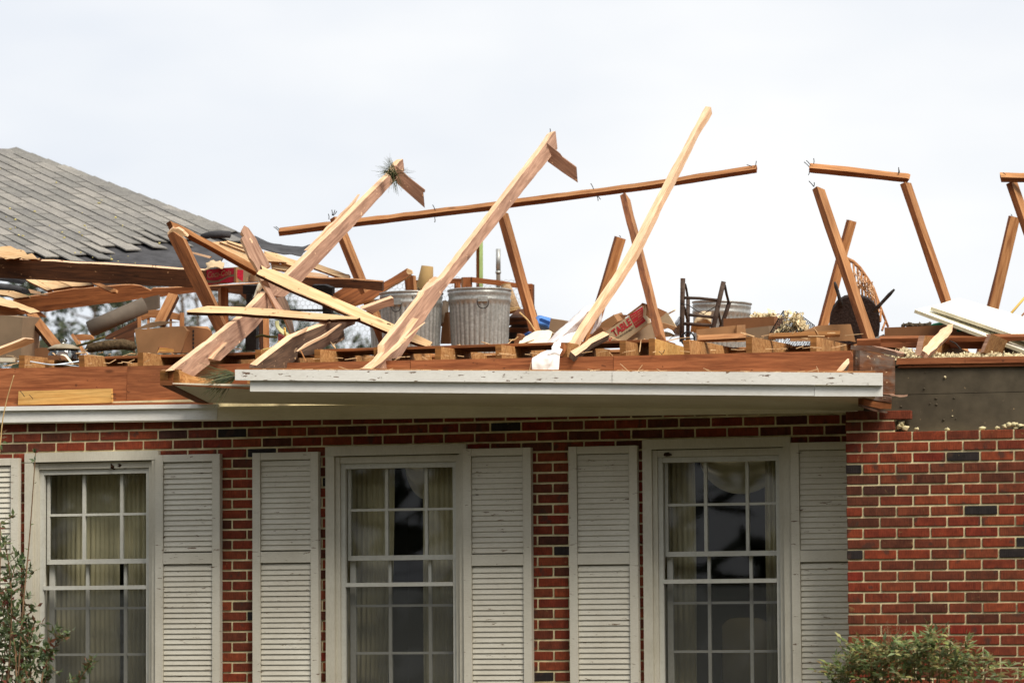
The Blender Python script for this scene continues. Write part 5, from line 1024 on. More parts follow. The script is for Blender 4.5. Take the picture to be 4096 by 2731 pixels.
for k, tx in enumerate(('FULL SIZE', 'EXTRA SEATS', 'AND', 'MULTI-USE', 'SURFACE')):
    a_ = (1010+k*18, 520+k*38); b_ = (1195+k*8, 395+k*42)
    w0 = .12 if tx == 'AND' else 0
    lettering('pale_lettering', tx, ct(a_[0]+w0*700, a_[1]-w0*480+12, b_[0], b_[1]+10, b_[0]-6, b_[1]-8, a_[0]+w0*700-6, a_[1]-w0*480-10), pl, 'tan_print', tb, 0, .01, .005)
flap(tb, ct(860, 985, 1302, 655, 1380, 615, 1440, 905, 1300, 960, 1000, 985), (*ct(880, 960)[0], 1.3), (*ct(1400, 760)[0], 1.5), 'cardboard_grey', 0, .02, 'underside')
flap(tb, ct(1185, 300, 1215, 275, 1300, 300, 1450, 350, 1650, 440, 1500, 570, 1340, 560, 1225, 510, 1215, 340), (*ct(1200, 380)[0], 1.4), (*ct(1640, 450)[0], 1.55), 'cardboard_dark')
flap(tb, ct(1500, 560, 1650, 442, 1720, 550, 1812, 705, 1650, 660, 1510, 622), (*ct(1500, 560)[0], 1.5), (*ct(1800, 700)[0], 1.35), 'cardboard_pale')
flap(tb, ct(1515, 622, 1600, 640, 1812, 708, 1745, 780, 1600, 745, 1480, 740), (*ct(1520, 680)[0], 1.34), (*ct(1790, 730)[0], 1.3), 'cardboard')
flap(tb, ct(930, 490, 1185, 300, 1205, 330, 960, 510), (*ct(940, 500)[0], 1.3), (*ct(1195, 315)[0], 1.3), 'cardboard_dark')
o = carton(ct(395, 680, 540, 580, 690, 490, 770, 610, 640, 720, 540, 800, 400, 860), (*ct(400, 740)[0], 1.5), (*ct(760, 620)[0], 1.5), 'plain brown carton left behind the printed table carton', 0, .25, 'cardboard', clamp=False)
flap(o, ct(690, 490, 800, 485, 935, 490, 950, 510, 770, 612), (*ct(700, 520)[0], 1.6), (*ct(940, 500)[0], 1.7), 'cardboard_dark')
carton(ct(215, 930, 400, 740, 480, 720, 540, 800, 500, 985, 215, 985), (*ct(230, 900)[0], 1.45), (*ct(520, 880)[0], 1.4), 'dark brown carton behind the short split stub', 0, .2, 'cardboard_dark')
tube('white_rod', [P(*ct(1680, 465)[0], 1.6), P(*ct(1795, 400)[0], 1.55)], .006, 'paper', None, 8, lab='thin pale rod sticking out of the table carton', cat='rod')
sheet('plastic_bag', [[(*p, 1.1) for p in ct(1575, 860, 1680, 880, 1800, 880)], [(*p, 1.0) for p in ct(1585, 790, 1670, 790, 1780, 840)], [(*p, 1.15) for p in ct(1610, 750, 1670, 735, 1740, 780)]], 'plastic_white', (16, 14), .003, .012, fr=14, lab='white plastic bag under the table carton flap', cat='plastic bag')
sheet('plastic_wrap', [[(*p, 1.9) for p in ct(1750, 860, 1810, 870, 1880, 860)], [(*p, 1.8) for p in ct(1760, 700, 1810, 690, 1880, 660)], [(*p, 1.9) for p in ct(1790, 590, 1830, 560, 1875, 520)]], 'plastic', (16, 16), .003, .02, fr=12, lab='clear bluish plastic wrap beside the upturned ladder back chair', cat='plastic wrap')
# ladder-back chair, upside down
lc = empty('ladder_back_chair', P(*ch(500, 1050)[0], 2.0), 'dark wooden ladder back chair upside down with legs in the air', 'chair')
def rod(nm, par, pts, Y, rr, mat): return tube(nm, [P(x, y, Yk) for (x, y), Yk in zip(pts, Y if isinstance(Y, (list, tuple)) else [Y]*len(pts))], rr, mat, par, 10)
rod('leg', lc, ch(344, 427, 340, 640, 332, 1090), 1.9, .0165, 'chairwood'); rod('leg', lc, ch(770, 460, 718, 680, 660, 960, 640, 1060), 1.9, .0165, 'chairwood')
rod('leg', lc, ch(398, 640, 396, 1060), 2.25, .014, 'chairwood'); rod('leg', lc, ch(830, 675, 790, 800, 740, 940, 715, 1040), 2.25, .015, 'chairwood')
rod('post', lc, ch(368, 490, 380, 540, 394, 625), [1.95, 2.1, 2.25], .008, 'blackwood'); rod('post', lc, ch(782, 500, 800, 590, 822, 675), [1.95, 2.1, 2.25], .009, 'blackwood')
rod('rung', lc, ch(360, 630, 520, 635, 705, 655), 1.9, .0105, 'chairwood'); rod('rung', lc, ch(405, 808, 520, 818, 680, 835), 2.2, .011, 'chairwood'); rod('rung', lc, ch(350, 900, 500, 910, 640, 918), 1.9, .012, 'chairwood')
rod('rung', lc, ch(358, 730, 375, 800, 396, 880), [1.9, 2.05, 2.25], .009, 'blackwood'); rod('rung', lc, ch(710, 760, 725, 830, 742, 905), [1.9, 2.05, 2.25], .009, 'blackwood')
rod('wire', lc, ch(320, 692, 400, 705, 480, 760, 560, 800, 620, 760, 690, 720, 730, 715), [1.88, 1.9, 2.0, 2.0, 2.0, 1.9, 1.88], .003, 'iron')
sheet('crumpled_paper', [[(*p, 2.4) for p in ch(420, 990, 500, 980, 620, 960)], [(*p, 2.3) for p in ch(470, 880, 540, 830, 640, 880)], [(*p, 2.5) for p in ch(540, 800, 600, 765, 625, 790)]], 'cardboard_pale', (18, 14), .004, .03, fr=16, lab='crumpled tan paper behind the upturned ladder back chair rungs', cat='paper')
wh = empty('metal_wheel', P(*ch(395, 1055)[0], 1.2), 'small black spoked wheel at the foot of the upturned ladder back chair', 'wheel')
c = P(*ch(395, 1058)[0], 1.2); rr = 72/2.614*24.5/F
tube('rim', [c+V((rr*cos(2*pi*k/28), 0, rr*sin(2*pi*k/28))) for k in range(29)], .0055, 'blackiron', wh, 7)
for k in range(6): tube('spoke', [c, c+V((rr*cos(pi/3*k), 0, rr*sin(pi/3*k)))], .004, 'blackiron', wh, 6)
lumps('hub', [(c, .014)], 'blackiron', wh, 1)
o = carton(ch(485, 962, 700, 938, 908, 915, 908, 1090, 490, 1095), (*ch(485, 1010)[0], 1.0), (*ch(908, 990)[0], 1.0), 'long tan carton with a crushed end before the galvanized can', 0, .25, 'cardboard')
flap(o, ch(908, 915, 945, 945, 1002, 957, 995, 1090, 908, 1090), (*ch(910, 1000)[0], .99), (*ch(1000, 1010)[0], 1.1), 'cardboard', 0, .01, 'crushed_end')
carton(ch(768, 848, 1030, 836, 1296, 825, 1302, 1000, 770, 1010), (*ch(770, 900)[0], 1.6), (*ch(1300, 880)[0], 1.6), 'brown carton standing behind the long tan carton', 0, .3, 'cardboard_dark')
carton(ch(988, 952, 1240, 924, 1248, 1080, 988, 1085), (*ch(990, 1000)[0], 1.3), (*ch(1245, 990)[0], 1.3), 'grey tan carton between the long carton and the wire baskets', 0, .2, 'cardboard_grey')
def basket(quad, Y0, Y1, nu, nv, lab, deep=.10):
    q = [P(*quad[0], Y0), P(*quad[1], Y1), P(*quad[2], Y1), P(*quad[3], Y0)]; n = (q[1]-q[0]).cross(q[3]-q[0]).normalized()
    if n.dot(W_) < 0: n = -n
    root = empty('wire_basket', q[0], lab, 'basket'); parts = []
    for off in (0, 1):
        qq = [v+n*deep*off for v in q]
        for i in range(nu+1): parts.append(tubeg([qq[0].lerp(qq[1], i/nu), qq[3].lerp(qq[2], i/nu)], .0016, 4))
        for j in range(nv+1): parts.append(tubeg([qq[0].lerp(qq[3], j/nv), qq[1].lerp(qq[2], j/nv)], .0016, 4))
    for k in range(4):
        for i in range(8):
            p = q[k].lerp(q[(k+1) % 4], i/8); parts.append(tubeg([p, p+n*deep], .0016, 4))
    vs, fs = join(parts); tag(mkobj('mesh', vs, fs, 'blackiron', root), kind='stuff')
    tube('rim', q+[q[0]], .0035, 'blackiron', root, 6)
    return root
basket(ch(1235, 1030, 1395, 765, 1440, 795, 1300, 1045), 1.15, 1.3, 12, 7, 'narrow black wire basket leaning left of the larger wire basket')
basket(ch(1330, 1035, 1525, 775, 1720, 920, 1640, 1045), 1.1, 1.3, 14, 12, 'larger black wire basket filled with insulation fluff')
rn = random.Random(31); sp = []
for i in range(60):
    u = rn.random(); x = 1350+u*300; y = 1030-rn.random()*(230 if 1480 < x < 1580 else 110)
    sp.append((P(*ch(x, y)[0], rn.uniform(1.18, 1.3)), rn.uniform(.008, .02)))
for x, y, r in ((1440, 800, .02), (1425, 830, .016), (1535, 830, .022), (1545, 870, .024), (1560, 900, .022), (1345, 990, .016), (1415, 880, .016), (1365, 830, .012), (1610, 940, .018), (1530, 810, .018)): sp.append((P(*ch(x, y)[0], 1.17), r))
tag(fluff('insulation_fluff', sp, 22, 9), 'cream insulation fluff stuck in the wire baskets', 'insulation', None, 'stuff')
tag(fluff('insulation_heap', [(P(*ch(1090+i*7, 832-(i % 5)*2)[0], 2.2+.02*(i % 4)), .018) for i in range(30)]+[(P(*ch(1290, 815)[0], 2.2), .03)], 16, 13), 'low heap of pale insulation fluff behind the brown carton', 'insulation', None, 'stuff')
o = carton(ch(1470, 1025, 1600, 980, 1760, 922, 1900, 910, 2082, 905)+ci(240, 665, 285, 825)+ch(2091, 1080, 1470, 1085), (*ch(1480, 1030)[0], 1.0), (*ci(270, 750)[0], 1.1), 'flattened tan carton lying below the black chair seat', 0, .15, 'cardboard')
bar('floor_strip', (*ch(1240, 1050)[0], .62), (*ch(1985, 1025)[0], .66), .018, .05, 30, ('lightbrown', 'joistend'), None, 'narrow strip of wood lying across the joists below the wire baskets', 'strip', edge='all')
bar('floor_strip', (*ch(500, 1085)[0], .5), (*ch(1000, 1060)[0], .52), .02, .06, 30, ('brown', 'lightbrown'), None, 'narrow strip of wood lying across the joists below the long tan carton', 'strip', edge='all')
# overturned windsor chair
wc = empty('windsor_chair', P(*ci(300, 800)[0], 2.5), 'overturned black round seat chair with splintered spindles behind the tall stud', 'chair')
seat = [(55, 640), (62, 590), (85, 520), (130, 460), (190, 425), (260, 412), (330, 418), (400, 440), (450, 480), (485, 540), (500, 600), (502, 680), (490, 780), (480, 850), (60, 850), (50, 720)]
board('seat', [ci(*q)[0] for q in seat], (*ci(60, 640)[0], 2.45), (*ci(500, 640)[0], 2.55), 20, .045, ('wicker_dark',), wc, 0, None)
for q in (ci(97, 290, 108, 330, 130, 400, 156, 500), ci(628, 355, 585, 400, 520, 470, 445, 550)):
    tube('leg', [P(x, y, 2.42-.03*(3-i)) for i, (x, y) in enumerate(q)], [.008, .013, .012, .015], 'blackwood', wc, 10)
rod('crest', wc, ci(205, 78, 260, 105, 320, 160, 390, 260, 440, 340, 500, 500, 575, 690), 2.75, [.013, .014, .013, .012, .011, .01, .008], 'tanwood')
for k, (a_, b_) in enumerate(((ci(225, 95)[0], ci(262, 430)[0]), (ci(262, 112)[0], ci(290, 430)[0]), (ci(300, 150)[0], ci(318, 430)[0]), (ci(335, 185)[0], ci(345, 430)[0]), (ci(362, 225)[0], ci(375, 440)[0]), (ci(392, 268)[0], ci(405, 450)[0]), (ci(420, 305)[0], ci(435, 470)[0]), (ci(440, 345)[0], ci(460, 500)[0]), (ci(470, 420)[0], ci(490, 560)[0]), (ci(510, 530)[0], ci(505, 640)[0]), (ci(550, 640)[0], ci(520, 720)[0]))):
    tube('spindle', [P(*a_, 2.75), P(*b_, 2.62)], .0075, 'tanwood' if k % 3 else 'lightbrown', wc, 8)
rn = random.Random(41)
for k in range(90):
    x, y = rn.uniform(255, 440), 0; y = 190+(x-255)*.75+rn.uniform(-40, 95); L = rn.uniform(15, 60); an = rn.gauss(1.3, .5)
    tube('splinter', [P(*ci(x, y)[0], 2.66+rn.uniform(-.02, .04)), P(*ci(x+L*cos(an), y+L*sin(an))[0], 2.66)], [.006, .0015], 'fresh' if k % 3 else 'lightbrown', wc, 5, False)
# right edge: box, panels, rails
o = carton(cv(655, 208, 1100, 192, 1450, 175, 1560, 185, 1742, 205)+[(4200, 1310), (4200, 1360)]+cv(1742, 345, 655, 372), (*cv(660, 290)[0], .9), (*cv(1742, 270)[0], .9), 'brown carton with a green stripe below the white panels', 0, .3, 'cardboard_dark', clamp=False)
pl = (INFO[o.name][0], INFO[o.name][2]); decal('green_stripe', cv(745, 337, 1118, 328, 1112, 356, 745, 362), pl, 'green_print', o); decal('green_mark', cv(1660, 225, 1735, 220, 1735, 265, 1665, 268), pl, 'green_print', o)
board('green_lid', cv(1300, 172, 1480, 135, 1560, 165, 1560, 180, 1300, 182), (*cv(1300, 176)[0], 1.0), (*cv(1550, 165)[0], 1.0), 5, .1, ('green_print',), o, 0, None)
lumps('rubble_pile', [(P(*cv(920+i*45, 178-(i % 3)*5)[0], 1.1), .016) for i in range(9)], 'sheathing', None, 17, 'small grey debris heap on the striped carton', 'debris')
board('grey_panel', cv(380, 412, 650, 300, 660, 340, 655, 400, 590, 412), (*cv(400, 405)[0], .8), (*cv(650, 350)[0], 1.0), 0, .01, ('galvanized',), None, 0, None, lab='pale grey sheet metal corner beside the black chair seat', cat='sheet metal')
bar('wood_moulding', (*cv(580, 388)[0], .35), (4200, 1353, .35), .024, .05, 20, ('band', 'brown'), None, 'long thin brown moulding lying across the wing joists', 'moulding', edge='all')
bar('wood_moulding', (*cv(270, 440)[0], .3), (*cv(600, 430)[0], .32), .05, .04, 15, ('band', 'brown'), None, 'short red brown moulding piece left of the insulation', 'moulding', edge='all')
quadbox('back_plate', pq(.6, *cv(575, 480)[0], 4200, 1398, 4200, 1362, *cv(575, 400)[0]), .04, 'band', H)
def tilted(name, pts, th, mats, lab, cat):
    """panel whose top face has these world corners; thickness runs down"""
    n = (pts[1]-pts[0]).cross(pts[2]-pts[0]).normalized()
    if n.z < 0: n = -n
    k = len(pts); c = sum(pts, V())/k
    vs = [p-c for p in pts]+[p-c-n*th for p in pts]
    return tag(mkobj(name, vs, [tuple(range(k)), tuple(range(2*k-1, k-1, -1))]+[(i, (i+1) % k, (i+1) % k+k, i+k) for i in range(k)], list(mats), None, Matrix.Translation(c), [0, 0]+[1]*k), lab, cat)
tilted('white_board', [P(*ci(815, 533)[0], .35), P(*ci(1210, 447)[0], 1.1), P(4260, 1330, 1.2), P(4200, 1440, .35)], .022, ('white_panel', 'panel_edge'), 'lower of two white panels tilted over the wing joists', 'panel')
tilted('white_board', [P(*ci(960, 528)[0], .40)+V((0, 0, .014)), P(*ci(1210, 447)[0], 1.08)+V((0, 0, .014)), P(4262, 1324, 1.2)+V((0, 0, .014)), P(4260, 1416, .42)+V((0, 0, .014))], .022, ('white_panel', 'panel_edge'), 'upper of two white panels with dirt specks', 'panel')
board('splintered_plank', cv(1183, 530, 1250, 450, 1430, 240, 1470, 215, 1540, 168, 1612, 158, 1597, 262, 1500, 365, 1400, 470, 1270, 592, 1230, 555), (*cv(1220, 540)[0], -.38), (*cv(1590, 200)[0], .1), -20, .035, ('fresh', 'aged'), None, .003, 'bot', lab='pale splintered plank pointing up right on the wing joists', cat='plank', step=.04)
tube('wire_piece', spline([P(*q, -.05) for q in cv(1560, 395, 1640, 425, 1690, 480, 1735, 525)], 10), .004, 'iron', None, 6, lab='bent dark wire on the insulation beside the pale splintered plank', cat='wire')
board('splintered_plank', cv(-20, 820, 60, 720, 140, 640, 160, 640, 165, 700, 90, 800, 20, 830), (*cv(0, 800)[0], -.6), (*cv(150, 650)[0], -.4), 35, .04, ('fresh', 'weathered'), None, .002, 'bot', lab='pale plank end rising behind the right end of the white fascia', cat='plank')
tube('yellow_rod', [P(*ci(1640, 610)[0], 1.6), P(*ci(1880, 330)[0], 1.8)], .009, 'yellow_paint', None, 8, lab='yellow rod sticking up behind the white panels at the right edge', cat='rod')
tube('brown_rod', [P(*ci(1740, 625)[0], 1.7), P(*ci(1880, 470)[0], 1.8)], .006, 'tanwood', None, 8, lab='thin brown rod below the yellow rod at the right edge', cat='rod')

# ------------------------------------------------------------------ vegetation
def leafgeo(items):
    """leaves as folded blades: (base point, direction, length, width, roll vector)"""
    vs, fs = [], []
    for p, d, L, wd, up in items:
        d = d.normalized(); sd = d.cross(up)
        sd = sd.normalized() if sd.length > 1e-4 else d.orthogonal().normalized(); nn = sd.cross(d); k = len(vs)
        vs += [p, p+d*L*.4+sd*wd*.5+nn*wd*.12, p+d*L-nn*wd*.2, p+d*L*.4-sd*wd*.5+nn*wd*.12, p+d*L*.45]
        fs += [(k, k+1, k+4), (k+1, k+2, k+4), (k+2, k+3, k+4), (k+3, k, k+4)]
    return vs, fs
def rv(rn): 
    while True:
        v = V((rn.uniform(-1, 1), rn.uniform(-1, 1), rn.uniform(-1, 1)))
        if .1 < v.length < 1: return v.normalized()
def leavesobj(name, items, mat, parent):
    vs, fs = leafgeo(items); me = bpy.data.meshes.new(name); me.from_pydata([tuple(v) for v in vs], [], fs); me.materials.append(MAT[mat])
    o = bpy.data.objects.new(name, me); link(o, parent); tag(o, kind='stuff'); return o
# left shrub
rn = random.Random(51)
sh = empty('shrub', V((P(120, 2700, -1.0).x, -1.0, 0)), 'leafy shrub with tall thin shoots in front of the leftmost window', 'shrub')
stems = [((60, 2900), (88, 2480), (118, 2150), (142, 1812)), ((20, 2900), (45, 2500), (40, 2300), (18, 2160)), ((150, 2900), (170, 2700), (210, 2600), (246, 2545)), ((120, 2900), (120, 2600), (90, 2400), (96, 2270)), ((240, 2950), (290, 2780), (330, 2700), (352, 2668)), ((-20, 2900), (-10, 2500), (0, 2300), (2, 2090)), ((200, 2950), (180, 2760), (190, 2680), (178, 2625)), ((70, 2900), (60, 2600), (30, 2420), (60, 2260)), ((0, 2900), (30, 2700), (110, 2590), (140, 2480)), ((-30, 2900), (10, 2700), (20, 2560), (8, 2400)), ((60, 2950), (90, 2760), (60, 2640), (50, 2520)), ((160, 2950), (130, 2760), (100, 2660), (150, 2560)), ((-60, 2900), (-40, 2700), (-20, 2600), (30, 2480))]
items = []
for si, st in enumerate(stems):
    Y = -1.0+rn.uniform(-.2, .15); pts = spline([P(x, y, Y+rn.uniform(-.04, .04)) for x, y in st], 22); base_ = V((pts[0].x, pts[0].y, 0))
    allp = [base_, base_.lerp(pts[0], .6)]+pts; tube('stem', allp, [.006*(1-.8*i/len(allp))+.0015 for i in range(len(allp))], 'stem_red', sh, 6)
    if si: 
        for i in range(4, 22):
            for k in range(2):
                d = (pts[i]-pts[i-1]).normalized()*.6+rv(rn); d.z += .25
                q = pts[i].lerp(pts[i-1], rn.random()); items.append((q, d, rn.uniform(.04, .062), rn.uniform(.02, .028), rv(rn)))
            if i > 8 and rn.random() < .7:
                e = pts[i]+V((rn.uniform(-.09, .1), rn.uniform(-.09, .09), rn.uniform(.0, .08))); tube('twig', [pts[i], e], .0016, 'stem_red', sh, 4)
                for k in range(7): items.append((pts[i].lerp(e, rn.uniform(.3, 1)), rv(rn)+V((0, 0, .4)), rn.uniform(.038, .06), rn.uniform(.019, .027), rv(rn)))
    else:
        for i in (8, 12, 13, 15, 18): items.append((pts[i], V((rn.choice((-1, 1)), -.3, .3)), .03, .014, rv(rn)))
        for k in range(7): items.append((pts[-1-(k % 2)], V((rn.uniform(-1, 1), -.4, rn.uniform(-.1, .8))), .042, .016, V((0, -1, .4))))
for k in range(480):
    x = rn.uniform(-60, 230)*(.35+.65*rn.random()); y = rn.uniform(2380+x*1.1, 2800)
    items.append((P(x, y, -1.0+rn.uniform(-.25, .2)), rv(rn)+V((0, 0, .4)), rn.uniform(.038, .062), rn.uniform(.019, .027), rv(rn)))
for k in range(700):
    x = rn.uniform(-60, 360); items.append((V((P(x, 2700, -1.0).x, -1.0+rn.uniform(-.3, .25), rn.uniform(.1, 1.25))), rv(rn), .04, .018, rv(rn)))
leavesobj('foliage', items, 'leaf_left', sh)
tube('dry_stem', spline([P(x, y, -1.1) for x, y in ((56, 1500), (35, 1570), (20, 1630), (8, 1700), (0, 1790), (-25, 2000), (-60, 2400))]+[V((P(-60, 2400, -1.1).x, -1.1, 0))], 30), [.003+.0001*i for i in range(30)], 'rope', sh, 6)
it = [(P(x, y, -1.1), V((dx, -.3, dz)), .05, .018, V((0, -1, .3))) for x, y, dx, dz in ((8, 1735, .8, .5), (5, 1750, 1, .1), (10, 1765, .9, -.3), (2, 1775, .4, -.9), (0, 2085, 1, -.2), (5, 2100, 1, -.6), (0, 2110, .8, -.1))]
leavesobj('foliage', it, 'leaf_left', sh)
# right shrub
nd = empty('nandina_shrub', V((P(3720, 2700, -1.3).x, -1.3, 0)), 'feathery green and yellow shrub in front of the wing brick wall', 'shrub')
def top(x): 
    prof = ((3300, 2690), (3345, 2640), (3390, 2590), (3440, 2570), (3500, 2600), (3560, 2560), (3620, 2590), (3680, 2560), (3730, 2540), (3800, 2580), (3840, 2570), (3890, 2640), (3950, 2620), (4010, 2620), (4060, 2650), (4110, 2640), (4200, 2680))
    for (a, b), (c, d) in zip(prof[:-1], prof[1:]):
        if a <= x <= c: return b+(d-b)*(x-a)/(c-a)
    return 2700
items, brown = [], []
for k in range(340):
    x = rn.uniform(3320, 4150); dense = 1 if x < 3880 else .35
    if rn.random() > dense: continue
    y = top(x)+abs(rn.gauss(0, 70))+18; Y = -1.3+rn.uniform(-.25, .25); p = P(x, y, Y)
    if x > 3880: y = top(x)+rn.uniform(0, 60)
    d = V((rn.uniform(-1, 1), rn.uniform(-.8, .2), rn.uniform(-.1, .9))).normalized(); L = rn.uniform(.06, .12); end = p+d*L
    tube('twig', [p-V((0, 0, .1)), p, end], .0014, 'stem_red', nd, 4) if k % 2 else None
    for i in range(7):
        u = i/6; q = p.lerp(end, u); sdv = d.cross(V((0, 0, 1)))*(1 if i % 2 else -1)
        items.append((q, d*.6+sdv+V((0, 0, rn.uniform(-.4, .3))), rn.uniform(.04, .062), rn.uniform(.017, .026), V((rn.uniform(-.3, .3), -.5, 1))))
    items.append((end, d, .06, .024, V((0, -.5, 1))))
for k in range(650):
    x = rn.uniform(3330, 3900); y = top(x)+55+abs(rn.gauss(0, 90)); items.append((P(x, y, -1.25+rn.uniform(-.15, .25)), rv(rn)+V((0, 0, .2)), rn.uniform(.036, .06), rn.uniform(.016, .025), rv(rn)))
for k in range(700): items.append((V((rn.uniform(P(3340, 2700, -1.2).x, P(4150, 2700, -1.2).x), -1.2+rn.uniform(-.3, .3), rn.uniform(.1, 1.25))), rv(rn), .04, .014, rv(rn)))
for k in range(420):
    x = rn.gauss(3560, 38); y = rn.uniform(2500, 2640); brown.append((P(x+rn.gauss(0, 12), y, -1.25+rn.uniform(-.1, .1)), rv(rn), rn.uniform(.012, .025), .0045, rv(rn)))
for k in range(260):
    x = rn.uniform(3380, 3860); brown.append((P(x, top(x)+rn.uniform(-10, 60), -1.2), rv(rn), rn.uniform(.012, .028), .006, rv(rn)))
leavesobj('foliage', items, 'leaf_nandina', nd); leavesobj('dry_panicles', brown, 'leaf_brown', nd)
for x in range(3400, 4120, 60):
    p = P(x+rn.uniform(-20, 20), top(x)+20, -1.25+rn.uniform(-.1, .1)); b_ = V((P(3720+(x-3720)*.5, 2700, -1.25).x, -1.25, 0)); tube('stem', spline([b_, b_.lerp(p, .5)+V((0, 0, .15)), p], 8), [.007-.0006*i for i in range(8)], 'stem_red', nd, 6)
for k in range(14):
    x = 3560+rn.gauss(0, 40); tube('dry_stalk', [P(x, 2640, -1.25), P(x+rn.gauss(0, 14), rn.uniform(2470, 2540), -1.25)], [.002, .0008], 'stem_red', nd, 4)
# pine sprigs
def sprig(name, lab, c, Y, dirs, L, n, seed):
    r2_ = random.Random(seed); root = empty(name, P(*c, Y), lab, 'pine sprig'); parts = []
    p = P(*c, Y)
    for k in range(n):
        d = V(r2_.choice(dirs))+rv(r2_)*.38; d = d.normalized(); l = L*r2_.uniform(.5, 1.1); q = p+rv(r2_)*.025
        parts.append(tubeg([q, q+d*l*.5+rv(r2_)*.006, q+d*l+V((0, 0, -.012))], [.0015, .0013, .0006], 3))
    vs, fs = join(parts); tag(mkobj('needles', vs, fs, 'needle', root), kind='stuff')
    return root, p
iR = R_; iU = U_
r_, p_ = sprig('pine_sprig', 'green pine sprig caught on the tip of the upper left rafter', cj(1500, 770)[0], 2.75, [tuple(-iR*.6+iU), tuple(-iR*.8+iU*.8), tuple(-iR*.2+iU), tuple(iR+iU*.1), tuple(iR*.4-iU), tuple(-iU), tuple(-iR+iU*.2)], .14, 95, 61)
lumps('cone', [(p_+iU*-.03, .014), (p_+iU*-.015+iR*.01, .012)], 'nest', r_, 5); tube('twig', [p_, p_-iU*.05, p_-iU*.075+iR*-.01, p_-iU*.06-iR*.025], .004, 'bark', r_, 6)
for dlt in (.0, .03, .06): 
    vs, fs = join([tubeg([p_+iR*(-dlt)+iU*dlt*.3, p_+iR*(-dlt)+iU*dlt*.3+rv(rn)*.03], [.003, .001], 4) for k in range(14)]); tag(mkobj('needles', vs, fs, 'needle', r_), kind='stuff')
r_, p_ = sprig('pine_sprig', 'green pine needles lying on the torn eave corner beside the fascia end', cdd(860, 1055)[0], -.8, [tuple(-iR-iU*.25), tuple(-iR-iU*.1), tuple(-iR-iU*.4), tuple(-iR+iU*.1), tuple(-iR*.8-iU*.7)], .2, 170, 62)
tube('twig', [p_+iR*.02, p_-iR*.06-iU*.02], .004, 'bark', r_, 6)

# ------------------------------------------------------------------ trees behind the house
def treegeo(h, seed, kind):
    rt = random.Random(seed); wood_, lv = [], []
    tr = [V((.05*sin(i), .05*cos(i*1.7), h*.95*i/9)) for i in range(10)]; wood_.append(tubeg(tr, [.02*h*(1-.88*i/9) for i in range(10)], 8))
    nl = 26 if kind != 'pine' else 40
    for k in range(nl):
        z = h*rt.uniform(.22 if kind != 'pine' else .3, .95); an = rt.uniform(0, 6.283); L = h*(.30 if kind != 'pine' else .2)*(1.15-z/h)*rt.uniform(.7, 1.2)+.3
        b = V((0, 0, z)); ups = .6 if kind != 'pine' else .05; tip = b+V((cos(an)*L, sin(an)*L, L*ups*rt.uniform(.6, 1.3))); mid = b.lerp(tip, .5)+V((0, 0, -.05*L))
        wood_.append(tubeg([b, mid, tip], [.007*h*(1-.8*z/h)+.008, .012, .005], 5)); 
        for q in range(5):
            t0 = b.lerp(tip, rt.uniform(.35, 1)); e = t0+rv(rt)*L*.4+V((0, 0, .1)); wood_.append(tubeg([t0, e], [.008, .003], 4))
            n = 0 if kind == 'bare' else 30
            for j in range(n): lv.append((t0.lerp(e, rt.uniform(.2, 1.1))+rv(rt)*.22*rt.random(), rv(rt), rt.uniform(.08, .16), rt.uniform(.05, .09) if kind != 'pine' else .03, rv(rt)))
            if kind == 'bare':
                for j in range(5): wood_.append(tubeg([e, e+rv(rt)*.5+V((0, 0, .2))], [.004, .002], 3))
    return join(wood_), leafgeo(lv) if lv else None
TM = {}
for key, h, seed, kind, lm in (('leafy', 8.0, 1, 'leafy', 'leaf_tree'), ('leafy2', 8.0, 2, 'leafy', 'leaf_tree'), ('pine', 8.0, 3, 'pine', 'leaf_pine'), ('bare', 8.0, 4, 'bare', None)):
    wv, lv = treegeo(h, seed, kind); a = bpy.data.meshes.new('trunk'); a.from_pydata([tuple(v) for v in wv[0]], [], wv[1]); a.materials.append(MAT['bark']); b = None
    if lv: b = bpy.data.meshes.new('crown'); b.from_pydata([tuple(v) for v in lv[0]], [], lv[1]); b.materials.append(MAT[lm])
    TM[key] = (a, b, h)
def tree(key, x, ytop, Y, lab, wide=1.0, rot=0):
    p = P(x, ytop, Y); a, b, h = TM[key]; s_ = p.z/h
    root = empty('pine_tree' if key == 'pine' else 'tree', (p.x, p.y, 0), lab, 'tree', 'trees behind the house')
    M = Matrix.Translation((p.x, p.y, 0)) @ Matrix.Rotation(rot, 4, 'Z') @ Matrix.Diagonal((s_*wide, s_*wide, s_, 1))
    inst('trunk', a, root, M)
    if b: inst('crown', b, root, M)
for i, q in enumerate((('leafy', -120, 1050, 42, 'blurred leafy tree behind the tall cardboard box at the left edge', 1.1), ('leafy', 170, 1120, 46, 'blurred green tree seen between the left beams and the jar', 1.2), ('leafy2', 380, 1100, 50, 'blurred green tree seen left of the thick grey tube', 1.1), ('leafy2', 560, 1090, 44, 'blurred tree seen above the grey tube under the dark beam', .9),
          ('leafy', 790, 1060, 52, 'blurred thin tree behind the leaning splintered stud', .9), ('bare', 720, 1000, 48, 'bare branched tree seen below the shelf beam', 1.0), ('leafy2', 1000, 1150, 50, 'blurred tree behind the iron stand and toy', .9),
          ('pine', 1195, 1195, 55, 'small dark pine top seen through the chicken wire at left', .8), ('pine', 1285, 1215, 56, 'small dark pine top seen through the chicken wire further right', .9), ('leafy', 1400, 1350, 52, 'low green tree top behind the left trash cans', 1.0))):
    tree(*q, rot=i*1.3)
